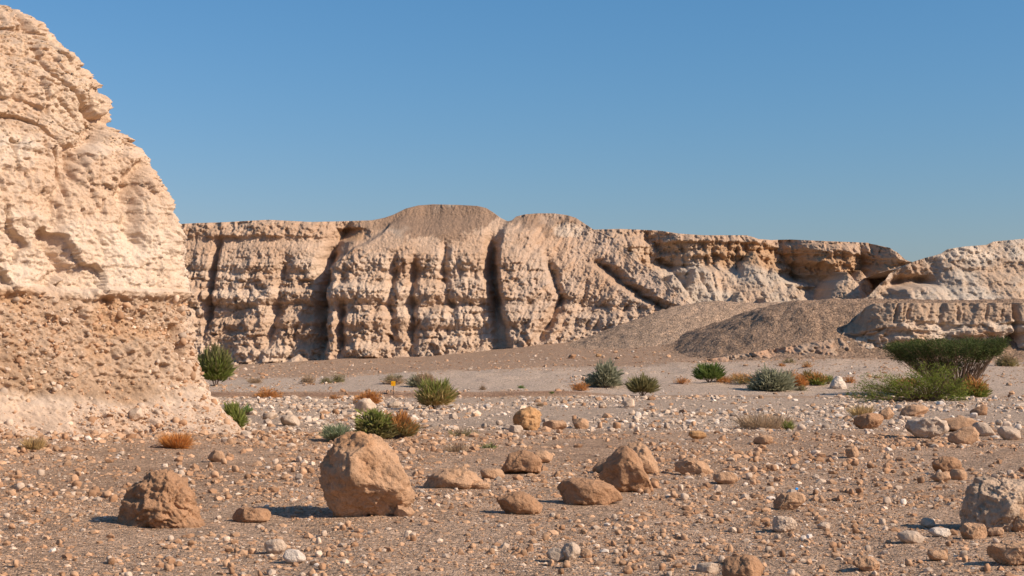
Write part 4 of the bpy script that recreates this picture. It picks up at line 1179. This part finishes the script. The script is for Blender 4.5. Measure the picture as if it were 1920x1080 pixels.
def sp_top(rng):
    ex = rng.uniform(1668, 1880)
    u = (ex - 1774) / 106
    ty = interp(ex, [(1660, 648), (1680, 640), (1730, 634), (1800, 634), (1880, 632)])
    t = rng.random() * 10 if rng.random() < .55 else rng.random() * (12 + 46 * (1 - abs(u + .12) ** 1.2))
    return ex, ty + 4 + t, rng.uniform(-1, 1) * 62 * math.sqrt(max(0.05, 1 - u * u))
acacia(1795, 742, sp_top, "flat topped dark green acacia spreading like an umbrella at the right", "acacia_tree", "tree",
       ((0.042, 0.058, 0.016), (0.075, 0.088, 0.026)), 250, 26000, 3)
def sp_low(rng):
    ex = rng.uniform(1594, 1808)
    ty = interp(ex, [(1590, 735), (1620, 700), (1650, 702), (1700, 705), (1735, 678), (1770, 682), (1800, 708), (1812, 735)])
    return ex, ty + rng.uniform(0, 1) ** 1.3 * (748 - ty), rng.uniform(-1, .6) * 45
acacia(1742, 752, sp_low, "low lighter green acacia bush with long branches reaching left", "acacia_shrub", "shrub",
       ((0.11, 0.14, 0.02), (0.16, 0.17, 0.035)), 130, 10500, 4, flat=False)

# ------------------------------------------------------------------ trail sign and plastic scrap
def box(x0, x1, y0, y1, z0, z1, bev=0.0):
    bm = bmesh.new(); bmesh.ops.create_cube(bm, size=1)
    for v in bm.verts:
        v.co = ((x0 + x1) / 2 + v.co.x * (x1 - x0), (y0 + y1) / 2 + v.co.y * (y1 - y0), (z0 + z1) / 2 + v.co.z * (z1 - z0))
    if bev: bmesh.ops.bevel(bm, geom=bm.edges[:] + bm.verts[:], offset=bev, segments=2, affect='EDGES')
    me = bpy.data.meshes.new("part"); bm.to_mesh(me); bm.free(); return me
x, d, z = to_ground(737.5, 741); m = d / F
sr = bpy.data.objects.new("trail_sign", None); COL.objects.link(sr); sr.location = (x, d, z)
sr["label"] = "small yellow sign plate on a thin dark post beside the track"; sr["category"] = "sign"
M_YEL = plain_material("sign_yellow", (0.85, 0.42, 0.01), 0.5); M_RED = plain_material("sign_red", (0.70, 0.07, 0.01), 0.5); M_POST = plain_material("post_dark", (0.05, 0.035, 0.03), 0.6)
link("post", box(-.55 * m, .55 * m, -.55 * m, .55 * m, -.25, 20 * m, .004), M_POST, parent=sr)
pl = link("plate", box(-4.2 * m, 4.0 * m, -.55 * m - .012, -.55 * m, 16.5 * m, 25.5 * m, .002), M_YEL, parent=sr)
link("red_mark", box(-2.9 * m, -1.5 * m, -.55 * m - .015, -.55 * m - .012, 20.4 * m, 22.8 * m), M_RED, parent=pl)

x, d, z = to_ground(1494, 919); m = d / F
bm = bmesh.new(); bmesh.ops.create_cone(bm, cap_ends=True, segments=14, radius1=3 * m, radius2=2.7 * m, depth=2.2 * m)
me = bpy.data.meshes.new("plastic_cap"); bm.to_mesh(me); bm.free()
link("plastic_cap", me, plain_material("blue_plastic", (0.02, 0.22, 0.55), 0.4), loc=(x, d, z + .015), rot=(.9, .2, 0), label="tiny blue plastic cap on the gravel above the angular tan boulder", cat="litter")
